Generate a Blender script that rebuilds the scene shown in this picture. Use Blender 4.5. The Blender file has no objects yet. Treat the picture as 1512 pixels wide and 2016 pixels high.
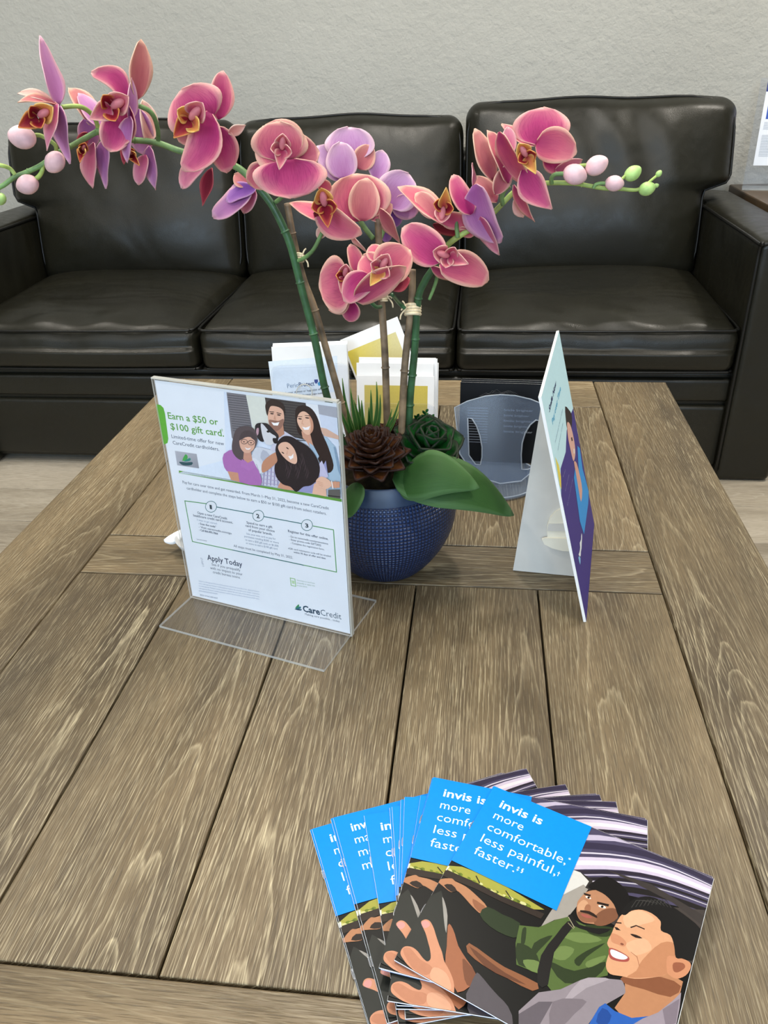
import bpy, bmesh, math, random
import numpy as np
from mathutils import Vector, Matrix
random.seed(7)
SC = bpy.context.scene
COL = SC.collection
PI = math.pi
V = Vector

# ------------------------------------------------------------------ camera
F_PX = 1540.16                                   # focal length in pixels of the 1512 x 2016 frame
CAM = V((0.0, 0.0, 1.032))
C_R = V((0.99309199, 0.11236403, -0.03380265))
C_U = V((-0.0269283, 0.49863531, 0.8663935))
C_F = V((-0.11420666, 0.8594982, -0.49821651))
cam_d = bpy.data.cameras.new('camera')
cam_d.sensor_fit = 'VERTICAL'; cam_d.sensor_height = 36.0
cam_d.lens = F_PX / 2016.0 * 36.0
cam_d.clip_start = 0.02
cam = bpy.data.objects.new('camera', cam_d); COL.objects.link(cam)
cam.matrix_world = Matrix(((C_R.x, C_U.x, -C_F.x, CAM.x), (C_R.y, C_U.y, -C_F.y, CAM.y), (C_R.z, C_U.z, -C_F.z, CAM.z), (0, 0, 0, 1)))
SC.camera = cam
SC.view_settings.view_transform = 'Standard'; SC.view_settings.look = 'None'
SC.view_settings.gamma = 1.0; SC.view_settings.use_curve_mapping = False
SC.view_settings.exposure = 0.0
SC.cycles.max_bounces = 10; SC.cycles.transparent_max_bounces = 24
SC.cycles.use_denoising = True
SC.cycles.sample_clamp_indirect = 16.0

# ------------------------------------------------------------------ world and lights
wd = bpy.data.worlds.new('world'); SC.world = wd; wd.use_nodes = True
wd.node_tree.nodes['Background'].inputs[0].default_value = (0.75, 0.86, 1.0, 1)
wd.node_tree.nodes['Background'].inputs[1].default_value = 0.6
def area(name, loc, target, sx, sy, power, col, shape='RECTANGLE'):
    l = bpy.data.lights.new(name, 'AREA'); l.shape = shape; l.size = sx
    if shape in ('RECTANGLE', 'ELLIPSE'): l.size_y = sy
    l.energy = power; l.color = col
    o = bpy.data.objects.new(name, l); COL.objects.link(o); o.location = loc
    o.rotation_euler = (V(target) - V(loc)).to_track_quat('-Z', 'Y').to_euler()
    return o
CEIL = 2.6
area('window_daylight', (-1.35, -2.93, 1.55), (-1.0, 2.0, 0.9), 1.5, 1.5, 78, (0.60, 0.79, 1.0))
area('window_daylight', (0.75, -2.93, 1.55), (0.5, 2.0, 0.9), 1.5, 1.5, 58, (0.62, 0.80, 1.0))
WARM = (1.0, 0.93, 0.82)
for (x, y, pw) in ((-2.75, -1.38, 16), (-0.2, 1.62, 17), (-2.0, 1.9, 14), (1.5, 2.1, 30), (0.9, 0.1, 16), (-1.2, 0.0, 14), (0.9, -1.5, 12)):
    area('downlight', (x, y, CEIL - 0.01), (x, y, 0), 0.17, 0.17, pw, WARM, 'DISK')
area('ceiling_panel_light', (-0.4, 0.9, CEIL - 0.012), (-0.4, 0.9, 0), 1.2, 0.6, 26, (1.0, 0.96, 0.88))

# ------------------------------------------------------------------ points
def ray(px, py): return C_F + C_R * ((px - 756) / F_PX) - C_U * ((py - 1008) / F_PX)
def at(px, py, Y):                                # the point of a given depth
    d = ray(px, py); return CAM + d * (Y / d.y)
def on(px, py, z):                                # the point on a level surface
    d = ray(px, py); return CAM + d * ((z - CAM.z) / d.z)
def hit(px, py, o, n):
    d = ray(px, py); return CAM + d * ((o - CAM).dot(n) / d.dot(n))
def mpp(p): return (p - CAM).dot(C_F) / F_PX     # metres per pixel at p
TZ = 0.46                                         # table top

# ------------------------------------------------------------------ objects
def lin(c):
    return tuple(((x / 255) / 12.92 if x / 255 <= 0.04045 else ((x / 255 + 0.055) / 1.055) ** 2.4) for x in c)
def props(o, label=None, cat=None, group=None, kind=None):
    if label: o['label'] = label
    if cat: o['category'] = cat
    if group: o['group'] = group
    if kind: o['kind'] = kind
    return o
def thing(name, label, cat, loc, group=None):
    o = bpy.data.objects.new(name, None); COL.objects.link(o); o.empty_display_size = 0.05
    o.location = loc
    return props(o, label, cat, group)
def wloc(o):
    l = V((0, 0, 0))
    while o is not None: l = l + o.location; o = o.parent
    return l
def obj(name, bm, mats, parent=None, loc=None, smooth=True):
    """link a bmesh given in world coordinates as one mesh object"""
    base = wloc(parent) if parent is not None else V(loc or (0, 0, 0))
    if base.length > 0: bmesh.ops.translate(bm, verts=bm.verts, vec=-base)
    me = bpy.data.meshes.new(name); bm.to_mesh(me); bm.free()
    for m in (mats if isinstance(mats, (list, tuple)) else [mats]): me.materials.append(m)
    if smooth:
        for p in me.polygons: p.use_smooth = True
    o = bpy.data.objects.new(name, me); COL.objects.link(o)
    if parent is not None: o.parent = parent
    else: o.location = base
    return o
def part_empty(name, parent):
    o = bpy.data.objects.new(name, None); COL.objects.link(o); o.parent = parent; o.empty_display_size = 0.02
    return o
def sharp(o, ang=35):
    me = o.data
    bm = bmesh.new(); bm.from_mesh(me)
    for e in bm.edges:
        if len(e.link_faces) == 2 and e.calc_face_angle(0) > math.radians(ang): e.smooth = False
    bm.to_mesh(me); bm.free()
    return o
def box(bm, x0, x1, y0, y1, z0, z1, mi=0, M=None):
    vs = [bm.verts.new(c) for c in ((x0, y0, z0), (x1, y0, z0), (x1, y1, z0), (x0, y1, z0), (x0, y0, z1), (x1, y0, z1), (x1, y1, z1), (x0, y1, z1))]
    if M is not None:
        for v in vs: v.co = M @ v.co
    fs = []
    for q in ((3, 2, 1, 0), (4, 5, 6, 7), (0, 1, 5, 4), (1, 2, 6, 5), (2, 3, 7, 6), (3, 0, 4, 7)):
        f = bm.faces.new([vs[i] for i in q]); f.material_index = mi; fs.append(f)
    return fs
def bevbox(bm, x0, x1, y0, y1, z0, z1, w, seg=2, mi=0, M=None):
    b = bmesh.new(); box(b, x0, x1, y0, y1, z0, z1, mi)
    bmesh.ops.bevel(b, geom=list(b.edges), offset=w, segments=seg, affect='EDGES', profile=0.5)
    merge(bm, b, M)
def merge(bm, b, M=None):
    if M is not None: bmesh.ops.transform(b, matrix=M, verts=b.verts)
    mp = {}
    for v in b.verts: mp[v] = bm.verts.new(v.co)
    for f in b.faces:
        try: nf = bm.faces.new([mp[v] for v in f.verts]); nf.material_index = f.material_index
        except ValueError: pass
    b.free()
def prism(bm, pts, vec, mi=0):
    """a polygon swept along vec"""
    a = [bm.verts.new(p) for p in pts]; b = [bm.verts.new(V(p) + V(vec)) for p in pts]
    n = len(pts)
    for q in (list(reversed(a)), b):
        f = bm.faces.new(q); f.material_index = mi
    for i in range(n):
        f = bm.faces.new((a[i], a[(i + 1) % n], b[(i + 1) % n], b[i])); f.material_index = mi
    bmesh.ops.recalc_face_normals(bm, faces=bm.faces)
def spline(pts, n=8):
    P = [V(p) for p in pts]; out = []
    for i in range(len(P) - 1):
        p0 = P[max(i - 1, 0)]; p1 = P[i]; p2 = P[i + 1]; p3 = P[min(i + 2, len(P) - 1)]
        for k in range(n):
            t = k / n
            out.append(0.5 * ((2 * p1) + (p2 - p0) * t + (2 * p0 - 5 * p1 + 4 * p2 - p3) * t * t + (3 * p1 - p0 - 3 * p2 + p3) * t ** 3))
    out.append(P[-1]); return out
def tube(bm, pts, rad, seg=8, mi=0, closed=False):
    n = len(pts); rings = []
    nrm = None
    for i, p in enumerate(pts):
        if closed: t = (pts[(i + 1) % n] - pts[i - 1])
        else: t = (pts[min(i + 1, n - 1)] - pts[max(i - 1, 0)])
        t.normalize()
        if nrm is None:
            a = V((0, 0, 1)) if abs(t.z) < 0.9 else V((1, 0, 0)); nrm = t.cross(a).normalized()
        nrm = (nrm - t * nrm.dot(t)).normalized(); bn = t.cross(nrm)
        r = rad[i] if isinstance(rad, (list, tuple)) else rad
        rings.append([bm.verts.new(p + (nrm * math.cos(2 * PI * k / seg) + bn * math.sin(2 * PI * k / seg)) * r) for k in range(seg)])
    m = n if closed else n - 1
    for i in range(m):
        A, B = rings[i], rings[(i + 1) % n]
        for k in range(seg):
            f = bm.faces.new((A[k], A[(k + 1) % seg], B[(k + 1) % seg], B[k])); f.material_index = mi
    if not closed:
        for R in (rings[0], rings[-1]):
            f = bm.faces.new(R if R is rings[-1] else list(reversed(R))); f.material_index = mi
def lathe(bm, prof, c, seg=64, mi=0, uv=False):
    rings = []
    for (r, z) in prof:
        rings.append([bm.verts.new((c[0] + r * math.cos(2 * PI * k / seg), c[1] + r * math.sin(2 * PI * k / seg), c[2] + z)) for k in range(seg)])
    ul = bm.loops.layers.uv.new('UVMap') if uv else None
    s = 0
    for i in range(len(prof) - 1):
        ds = math.hypot(prof[i + 1][0] - prof[i][0], prof[i + 1][1] - prof[i][1])
        for k in range(seg):
            k2 = (k + 1) % seg
            f = bm.faces.new((rings[i][k], rings[i][k2], rings[i + 1][k2], rings[i + 1][k])); f.material_index = mi
            if uv:
                for l, (uu, vv) in zip(f.loops, ((k, s), (k + 1, s), (k + 1, s + ds), (k, s + ds))): l[ul].uv = (uu / seg, vv)
        s += ds
    for R, flip in ((rings[0], True), (rings[-1], False)):
        if prof[0 if flip else -1][0] > 1e-4:
            bm.faces.new(list(reversed(R)) if flip else R)
def ellipsoid(bm, c, r, ax=None, seg=14, mi=0, point=0.0):
    M = Matrix.Translation(c)
    if ax is not None: M = M @ V(ax).to_track_quat('Z', 'Y').to_matrix().to_4x4()
    b = bmesh.new(); bmesh.ops.create_uvsphere(b, u_segments=seg, v_segments=seg * 2 // 3, radius=1.0)
    for v in b.verts:
        z = v.co.z; k = 1 - point * max(z, 0) ** 1.5
        v.co = V((v.co.x * r[0] * k, v.co.y * r[1] * k, z * r[2]))
    for f in b.faces: f.material_index = mi
    merge(bm, b, M)

# ------------------------------------------------------------------ materials
class NT:
    def __init__(self, name):
        self.m = bpy.data.materials.new(name); self.m.use_nodes = True
        self.t = self.m.node_tree; self.N = self.t.nodes; self.L = self.t.links
        self.b = self.N['Principled BSDF']; self.out = self.N['Material Output']
    def n(self, typ, **kw):
        x = self.N.new(typ)
        for k, v in kw.items():
            if k in x.bl_rna.properties: setattr(x, k, v)
            else: x.inputs[k.replace('_', ' ')].default_value = v
        return x
    def link(self, a, b): self.L.new(a, b)
    def coord(self, kind='Object'): return self.n('ShaderNodeTexCoord').outputs[kind]
    def mapv(self, src, sc=(1, 1, 1), loc=(0, 0, 0)):
        m = self.n('ShaderNodeMapping'); m.inputs['Scale'].default_value = sc; m.inputs['Location'].default_value = loc
        self.link(src, m.inputs[0]); return m.outputs[0]
    def noise(self, src, scale, detail=4, rough=0.5, dist=0.0):
        x = self.n('ShaderNodeTexNoise'); x.inputs['Scale'].default_value = scale; x.inputs['Detail'].default_value = detail
        x.inputs['Roughness'].default_value = rough; x.inputs['Distortion'].default_value = dist
        if src is not None: self.link(src, x.inputs['Vector'])
        return x.outputs['Fac']
    def ramp(self, src, stops, interp='LINEAR'):
        r = self.n('ShaderNodeValToRGB'); cr = r.color_ramp; cr.interpolation = interp
        while len(cr.elements) < len(stops): cr.elements.new(0.5)
        for e, (p, c) in zip(cr.elements, stops):
            e.position = p; e.color = (*lin(c), 1) if not isinstance(c, float) else (c, c, c, 1)
        self.link(src, r.inputs[0]); return r.outputs[0]
    def math(self, op, a, b=None, c=None, clamp=False):
        x = self.n('ShaderNodeMath'); x.operation = op; x.use_clamp = clamp
        for i, v in enumerate((a, b, c)):
            if v is None: continue
            if isinstance(v, (int, float)): x.inputs[i].default_value = v
            else: self.link(v, x.inputs[i])
        return x.outputs[0]
    def mix(self, fac, a, b, typ='MIX'):
        x = self.n('ShaderNodeMix'); x.data_type = 'RGBA'; x.blend_type = typ
        for i, v in ((0, fac), (6, a), (7, b)):
            if isinstance(v, (int, float)): x.inputs[i].default_value = v
            elif isinstance(v, tuple): x.inputs[i].default_value = (*lin(v), 1)
            else: self.link(v, x.inputs[i])
        return x.outputs[2]
    def bump(self, h, strength=0.3, dist=0.001):
        x = self.n('ShaderNodeBump'); x.inputs['Strength'].default_value = strength; x.inputs['Distance'].default_value = dist
        self.link(h, x.inputs['Height']); self.link(x.outputs[0], self.b.inputs['Normal']); return x
    def set(self, **kw):
        for k, v in kw.items():
            i = self.b.inputs[k.replace('_', ' ')]
            if isinstance(v, tuple): i.default_value = (*lin(v), 1)
            elif isinstance(v, (int, float)): i.default_value = v
            else: self.link(v, i)
        return self
def plain(name, col, rough=0.5, spec=0.5, var=0.06, scale=30, **kw):
    t = NT(name); c = t.noise(t.coord(), scale, 3)
    d = tuple(max(0, x * (1 - var)) for x in col); e = tuple(min(255, x * (1 + var)) for x in col)
    t.set(Base_Color=t.ramp(c, [(0.3, d), (0.7, e)]), Roughness=rough, Specular_IOR_Level=spec, **kw)
    return t.m

def mat_wall():
    t = NT('painted_stucco'); co = t.coord()
    n1 = t.noise(co, 110, 5, 0.6); n2 = t.noise(co, 34, 3, 0.5, 0.3)
    t.set(Base_Color=t.ramp(t.noise(co, 2, 3), [(0.3, (176, 175, 168)), (0.7, (184, 183, 176))]), Roughness=0.7, Specular_IOR_Level=0.25)
    h = t.math('ADD', t.math('MULTIPLY', n1, 0.6), n2); t.bump(h, 0.9, 0.004); return t.m
M_WALL = mat_wall()
M_CEIL = plain('ceiling_paint', (235, 234, 230), 0.8, 0.2)
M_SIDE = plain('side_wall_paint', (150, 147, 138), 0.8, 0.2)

def mat_wood(name, tones, light, pore, rough, cath=1.0, gloss=0.45):
    """UV map 'grain': x along the plank, y across; UV map 'plank': x = random, y = centre line offset"""
    t = NT(name)
    g = t.n('ShaderNodeUVMap', uv_map='grain').outputs[0]
    pk = t.n('ShaderNodeSeparateXYZ'); t.link(t.n('ShaderNodeUVMap', uv_map='plank').outputs[0], pk.inputs[0])
    s = t.n('ShaderNodeSeparateXYZ'); t.link(g, s.inputs[0])
    x, y = s.outputs[0], s.outputs[1]
    rnd, cen = pk.outputs[0], pk.outputs[1]
    cb = t.n('ShaderNodeCombineXYZ'); t.link(x, cb.inputs[0]); t.link(y, cb.inputs[1]); t.link(t.math('MULTIPLY', rnd, 40), cb.inputs[2])
    vec = cb.outputs[0]
    wob = t.noise(t.mapv(vec, (2.6, 12, 1)), 1.0, 2, 0.45)
    wob2 = t.noise(t.mapv(vec, (12, 90, 1)), 1.0, 2, 0.5)
    v = t.math('SUBTRACT', y, cen)
    v2 = t.math('MULTIPLY', t.math('MULTIPLY', v, v), 2600.0 * cath)
    ph = t.math('ADD', t.math('ADD', v2, t.math('MULTIPLY', x, 9.0)), t.math('ADD', t.math('MULTIPLY', wob, 6.0), t.math('MULTIPLY', wob2, 0.7)))
    fr = t.math('FRACT', ph)
    ring = t.ramp(fr, [(0.0, 0.0), (0.72, 0.03), (0.86, 0.4), (0.94, 1.0), (1.0, 0.0)])
    pores = t.noise(t.mapv(vec, (26, 760, 1)), 1.0, 2, 0.6)
    pl = t.ramp(pores, [(0.55, 0.0), (0.62, 1.0)])
    pd = t.ramp(t.noise(t.mapv(vec, (34, 1000, 1), (3, 3, 0)), 1.0, 2, 0.6), [(0.50, 0.0), (0.66, 1.0)])
    big = t.noise(t.mapv(vec, (2.2, 11, 1), (7, 1, 0)), 1.0, 4, 0.55)
    base = t.ramp(t.math('ADD', t.math('MULTIPLY', big, 0.8), t.math('MULTIPLY', t.math('SUBTRACT', rnd, 0.5), 0.30)), [(0.22, tones[0]), (0.42, tones[1]), (0.62, tones[2])])
    speck = t.noise(t.mapv(vec, (90, 700, 1)), 1.0, 2)
    patch = t.ramp(t.noise(t.mapv(vec, (1.6, 6, 1), (2, 9, 0)), 1.0, 2), [(0.35, 0.25), (0.65, 1.0)])
    c = t.mix(t.math('MULTIPLY', pd, 0.5), base, pore)
    lf = t.math('MULTIPLY', t.math('ADD', t.math('MULTIPLY', ring, 0.55), t.math('MULTIPLY', pl, 0.5)), t.math('MULTIPLY', patch, t.ramp(speck, [(0.25, 0.45), (0.6, 1.0)])), clamp=True)
    c = t.mix(t.math('MULTIPLY', lf, 0.8), c, light)
    # dark knots
    vo = t.n('ShaderNodeTexVoronoi'); vo.inputs['Scale'].default_value = 1.0; t.link(t.mapv(vec, (2.6, 9, 1), (1.3, 2.2, 0)), vo.inputs['Vector'])
    kn = t.ramp(vo.outputs['Distance'], [(0.0, 1.0), (0.05, 0.0)])
    c = t.mix(t.math('MULTIPLY', kn, 0.6), c, (60, 44, 30))
    t.set(Base_Color=c, Roughness=t.ramp(pores, [(0.3, rough + 0.08), (0.7, rough - 0.04)]), Specular_IOR_Level=gloss)
    t.bump(t.math('SUBTRACT', t.math('MULTIPLY', ring, 0.3), pd), 0.35, 0.0006)
    return t.m
M_OAK = mat_wood('limed_oak', ((66, 54, 37), (99, 84, 60), (124, 106, 78)), (208, 194, 160), (50, 41, 29), 0.40)
M_FLOOR = mat_wood('grey_plank', ((138, 128, 112), (165, 155, 138), (186, 176, 160)), (205, 198, 184), (92, 82, 70), 0.5, 0.5)
M_GAP = plain('painted_seam_shadow', (26, 20, 14), 0.9, 0.1)  # near-black colour paints the shade seen down the plank gaps

def mat_leather(name, col, rough, wr=0.35):
    t = NT(name); co = t.coord()
    gr = t.n('ShaderNodeTexVoronoi'); gr.inputs['Scale'].default_value = 480; t.link(co, gr.inputs['Vector'])
    w = t.noise(t.mapv(co, (2.4, 5, 3)), 1.6, 2, 0.45, 0.4)
    w2 = t.noise(co, 38, 3, 0.6, 0.3)
    h = t.math('ADD', t.math('ADD', t.math('MULTIPLY', w, 8.0), t.math('MULTIPLY', w2, 0.15)), t.math('MULTIPLY', gr.outputs['Distance'], 0.10))
    t.bump(h, wr, 0.004)
    d = tuple(x * 0.8 for x in col)
    t.set(Base_Color=t.ramp(w, [(0.3, d), (0.7, col)]), Roughness=t.ramp(w2, [(0.3, rough - 0.05), (0.7, rough + 0.06)]), Specular_IOR_Level=0.4)
    return t.m
M_LEATHER = mat_leather('black_leather', (31, 30, 22), 0.36)
M_PIPING = mat_leather('black_leather_piping', (18, 18, 16), 0.38, 0.1)
M_DARKWOOD = plain('dark_table_wood', (84, 66, 46), 0.35)

def mat_petal(name, center, mid, edge, rim, vein=0.6, rimw=0.8):
    t = NT(name)
    s = t.n('ShaderNodeSeparateXYZ'); t.link(t.n('ShaderNodeUVMap', uv_map='petal').outputs[0], s.inputs[0])
    u, v = s.outputs[0], s.outputs[1]
    av = t.math('ABSOLUTE', v)
    nz = t.noise(t.coord(), 60, 3)
    k = t.math('ADD', t.math('MULTIPLY', u, 0.62), t.math('ADD', t.math('MULTIPLY', t.math('MULTIPLY', av, av), 0.5), t.math('MULTIPLY', t.math('SUBTRACT', nz, 0.5), 0.25)))
    c = t.ramp(k, [(0.05, center), (0.38, mid), (0.72, edge), (1.0, edge)])
    cb = t.n('ShaderNodeCombineXYZ'); t.link(t.math('MULTIPLY', v, 17), cb.inputs[0]); t.link(t.math('MULTIPLY', u, 1.6), cb.inputs[1])
    vn = t.ramp(t.noise(cb.outputs[0], 2.0, 2, 0.5, 0.6), [(0.50, 0.0), (0.60, 1.0)])
    c = t.mix(t.math('MULTIPLY', t.math('MULTIPLY', vn, vein), t.math('SUBTRACT', 1.1, u)), c, center)
    rm = t.math('MAXIMUM', t.ramp(av, [(0.74, 0.0), (0.985, 1.0)]), t.ramp(u, [(0.88, 0.0), (0.995, 1.0)]))
    c = t.mix(t.math('MULTIPLY', rm, rimw), c, rim)
    t.set(Base_Color=c, Roughness=0.55, Specular_IOR_Level=0.3)
    t.bump(t.math('ADD', vn, t.math('MULTIPLY', nz, 0.6)), 0.25, 0.0008)
    tr = t.n('ShaderNodeBsdfTranslucent'); t.link(c, tr.inputs[0])
    mx = t.n('ShaderNodeMixShader'); mx.inputs[0].default_value = 0.22
    t.link(t.b.outputs[0], mx.inputs[1]); t.link(tr.outputs[0], mx.inputs[2]); t.link(mx.outputs[0], t.out.inputs[0])
    return t.m
PM = dict(
    coral=mat_petal('petal_coral', (174, 58, 106), (204, 94, 120), (216, 128, 134), (246, 204, 176)),
    magenta=mat_petal('petal_magenta', (150, 24, 92), (186, 60, 116), (214, 116, 138), (246, 194, 178)),
    pink=mat_petal('petal_pink', (196, 84, 132), (216, 122, 152), (226, 150, 166), (242, 196, 192)),
    salmon=mat_petal('petal_salmon', (172, 80, 98), (196, 112, 116), (212, 142, 136), (242, 204, 178)),
    cream=mat_petal('petal_cream', (222, 150, 146), (232, 178, 168), (238, 198, 186), (246, 218, 204)),
    crimson=mat_petal('petal_crimson', (112, 18, 42), (140, 30, 54), (166, 50, 70), (206, 104, 108)),
    lilac=mat_petal('petal_lilac', (168, 96, 160), (188, 124, 180), (206, 150, 190), (236, 190, 200)),
    pale=mat_petal('petal_pale_lilac', (176, 110, 172), (196, 146, 196), (212, 172, 204), (238, 204, 214)),
    purple=mat_petal('petal_purple', (106, 52, 140), (144, 90, 172), (174, 122, 188), (216, 166, 204)),
    lip=mat_petal('lip_red_yellow', (128, 16, 40), (160, 34, 54), (206, 96, 74), (238, 186, 96), 0.5, 0.6),
    lipy=mat_petal('lip_yellow', (190, 70, 74), (222, 148, 82), (238, 192, 104), (244, 214, 146), 0.3, 0.4),
    lipp=mat_petal('lip_pink', (182, 50, 96), (210, 104, 128), (236, 170, 164), (246, 212, 200), 0.5, 0.35))
M_LEAF = mat_petal('orchid_leaf_green', (38, 72, 30), (48, 86, 36), (60, 98, 46), (96, 134, 86), 0.25)
M_LEAFB = mat_petal('orchid_leaf_underside', (36, 74, 50), (42, 84, 58), (50, 96, 68), (90, 140, 116), 0.2)
M_GRASS = mat_petal('grass_blade', (70, 104, 36), (46, 92, 34), (58, 104, 40), (110, 140, 70), 0.3)
M_ROSB = mat_petal('brown_rosette', (136, 98, 42), (108, 66, 32), (70, 36, 24), (34, 20, 17), 0.3)
M_ROSG = mat_petal('green_rosette', (16, 84, 28), (18, 92, 30), (20, 66, 26), (30, 28, 24), 0.3)
M_STEM = plain('stem_green', (100, 132, 80), 0.5, 0.4, 0.2, 60)
M_STEMY = plain('stem_yellow_green', (150, 172, 92), 0.5, 0.4, 0.15, 60)
M_STEMD = plain('bamboo_green', (54, 92, 58), 0.35, 0.5, 0.2, 60)
M_STAKE = plain('bamboo_brown', (122, 104, 82), 0.5, 0.4, 0.3, 50)
M_RAFFIA = plain('raffia', (220, 205, 172), 0.8, 0.2, 0.12, 200)
M_BUDP = plain('bud_pink', (226, 186, 190), 0.45, 0.4, 0.1, 60)
M_BUDG = plain('bud_green', (166, 200, 120), 0.45, 0.4, 0.12, 80)
M_SOIL = plain('dark_moss', (30, 26, 16), 0.95, 0.1, 0.5, 120)

def mat_pot():
    t = NT('blue_woven_ceramic')
    uv = t.n('ShaderNodeUVMap', uv_map='UVMap').outputs[0]
    s = t.n('ShaderNodeSeparateXYZ'); t.link(uv, s.inputs[0])
    a = t.math('FRACT', t.math('MULTIPLY', s.outputs[0], 120.0)); b = t.math('FRACT', t.math('MULTIPLY', s.outputs[1], 215.0))
    ea = t.math('ABSOLUTE', t.math('SUBTRACT', a, 0.5)); eb = t.math('ABSOLUTE', t.math('SUBTRACT', b, 0.5))
    nz = t.noise(t.mapv(uv, (60, 120, 1)), 1.0, 2)
    h = t.math('MULTIPLY', t.ramp(ea, [(0.22, 1.0), (0.46, 0.0)]), t.ramp(eb, [(0.2, 1.0), (0.46, 0.0)]))
    h = t.math('MULTIPLY', h, t.ramp(nz, [(0.3, 0.6), (0.6, 1.0)]))
    t.set(Base_Color=t.mix(h, (14, 27, 58), (36, 64, 114)), Roughness=0.36, Specular_IOR_Level=0.6)  # raised weave lighter than its grooves: highlight put into the colour
    t.bump(h, 0.9, 0.0016); return t.m
M_POT = mat_pot()
M_POTRIM = plain('blue_glazed_rim', (38, 58, 86), 0.38, 0.5, 0.12, 40)

def mat_clear(name, tint, refl=1.0, haze=0.0, hazecol=(255, 255, 255), rough=0.02, ior=1.49):
    t = NT(name)
    tr = t.n('ShaderNodeBsdfTransparent'); tr.inputs[0].default_value = (*lin(tint), 1)
    gl = t.n('ShaderNodeBsdfGlossy'); gl.inputs['Roughness'].default_value = rough
    fr = t.n('ShaderNodeFresnel'); fr.inputs[0].default_value = ior
    base = tr.outputs[0]
    if haze > 0:
        df = t.n('ShaderNodeBsdfDiffuse'); df.inputs[0].default_value = (*lin(hazecol), 1)
        tl = t.n('ShaderNodeBsdfTranslucent'); tl.inputs[0].default_value = (*lin(hazecol), 1)
        md = t.n('ShaderNodeMixShader'); md.inputs[0].default_value = 0.4
        t.link(df.outputs[0], md.inputs[1]); t.link(tl.outputs[0], md.inputs[2])
        nz = t.noise(t.coord(), 25, 3)
        mh = t.n('ShaderNodeMixShader'); t.link(t.math('MULTIPLY', t.ramp(nz, [(0.3, 0.9), (0.7, 1.0)]), haze), mh.inputs[0])
        t.link(base, mh.inputs[1]); t.link(md.outputs[0], mh.inputs[2]); base = mh.outputs[0]
    bf = t.n('ShaderNodeNewGeometry').outputs['Backfacing']
    mx = t.n('ShaderNodeMixShader'); t.link(t.math('MULTIPLY', t.math('MULTIPLY', fr.outputs[0], refl), t.math('SUBTRACT', 1.0, bf)), mx.inputs[0])
    t.link(base, mx.inputs[1]); t.link(gl.outputs[0], mx.inputs[2]); t.link(mx.outputs[0], t.out.inputs[0])
    return t.m
M_ACR = mat_clear('clear_acrylic', (252, 253, 255), 0.9, 0.01, rough=0.11)
M_ACRE = mat_clear('acrylic_polished_edge', (225, 228, 226), 1.0, 0.6, (240, 240, 236), 0.1)
M_FROST = mat_clear('frosted_plastic_blue_sheen', (230, 235, 241), 0.9, 0.15, (176, 198, 232), 0.2)  # clear plastic; the blue of reflected window light is painted into its haze
M_FROSTE = mat_clear('frosted_plastic_edge', (220, 228, 236), 1.0, 0.6, (205, 216, 230), 0.2)

def mat_print(name, rough, spec=0.5):
    t = NT(name)
    a = t.n('ShaderNodeAttribute', attribute_name='ink')
    nz = t.noise(t.coord(), 300, 2)
    t.set(Base_Color=t.mix(0.06, a.outputs['Color'], t.ramp(nz, [(0.3, (120, 120, 120)), (0.7, (255, 255, 255))]), 'MULTIPLY'), Roughness=rough, Specular_IOR_Level=spec)
    return t.m
M_INK = mat_print('printed_paper', 0.55, 0.3)
M_INKG = mat_print('printed_gloss_paper', 0.34, 0.10)
M_PAPER = plain('white_paper', (238, 239, 240), 0.6, 0.3, 0.01)
M_CARD = plain('white_card', (240, 240, 238), 0.6, 0.3, 0.01)
M_GREYCARD = plain('grey_card_back', (214, 210, 202), 0.8, 0.2, 0.02)
M_CREAM = plain('cream_card', (238, 232, 214), 0.7, 0.3, 0.02)
M_STEEL = plain('staple_steel', (190, 190, 195), 0.3, 0.6, 0.02, Metallic=0.9)
M_BLUEPAGE = plain('blue_page_edges', (92, 140, 206), 0.5, 0.4, 0.15, 300)
M_BLACKPAPER = plain('black_gloss_paper', (7, 7, 9), 0.35, 0.15)
M_YELLOW = plain('yellow_brochure_cover', (206, 186, 92), 0.4, 0.4, 0.12, 12)
M_SILVER = plain('silver_dish', (180, 182, 184), 0.35, 0.6, 0.05, 60)

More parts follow.
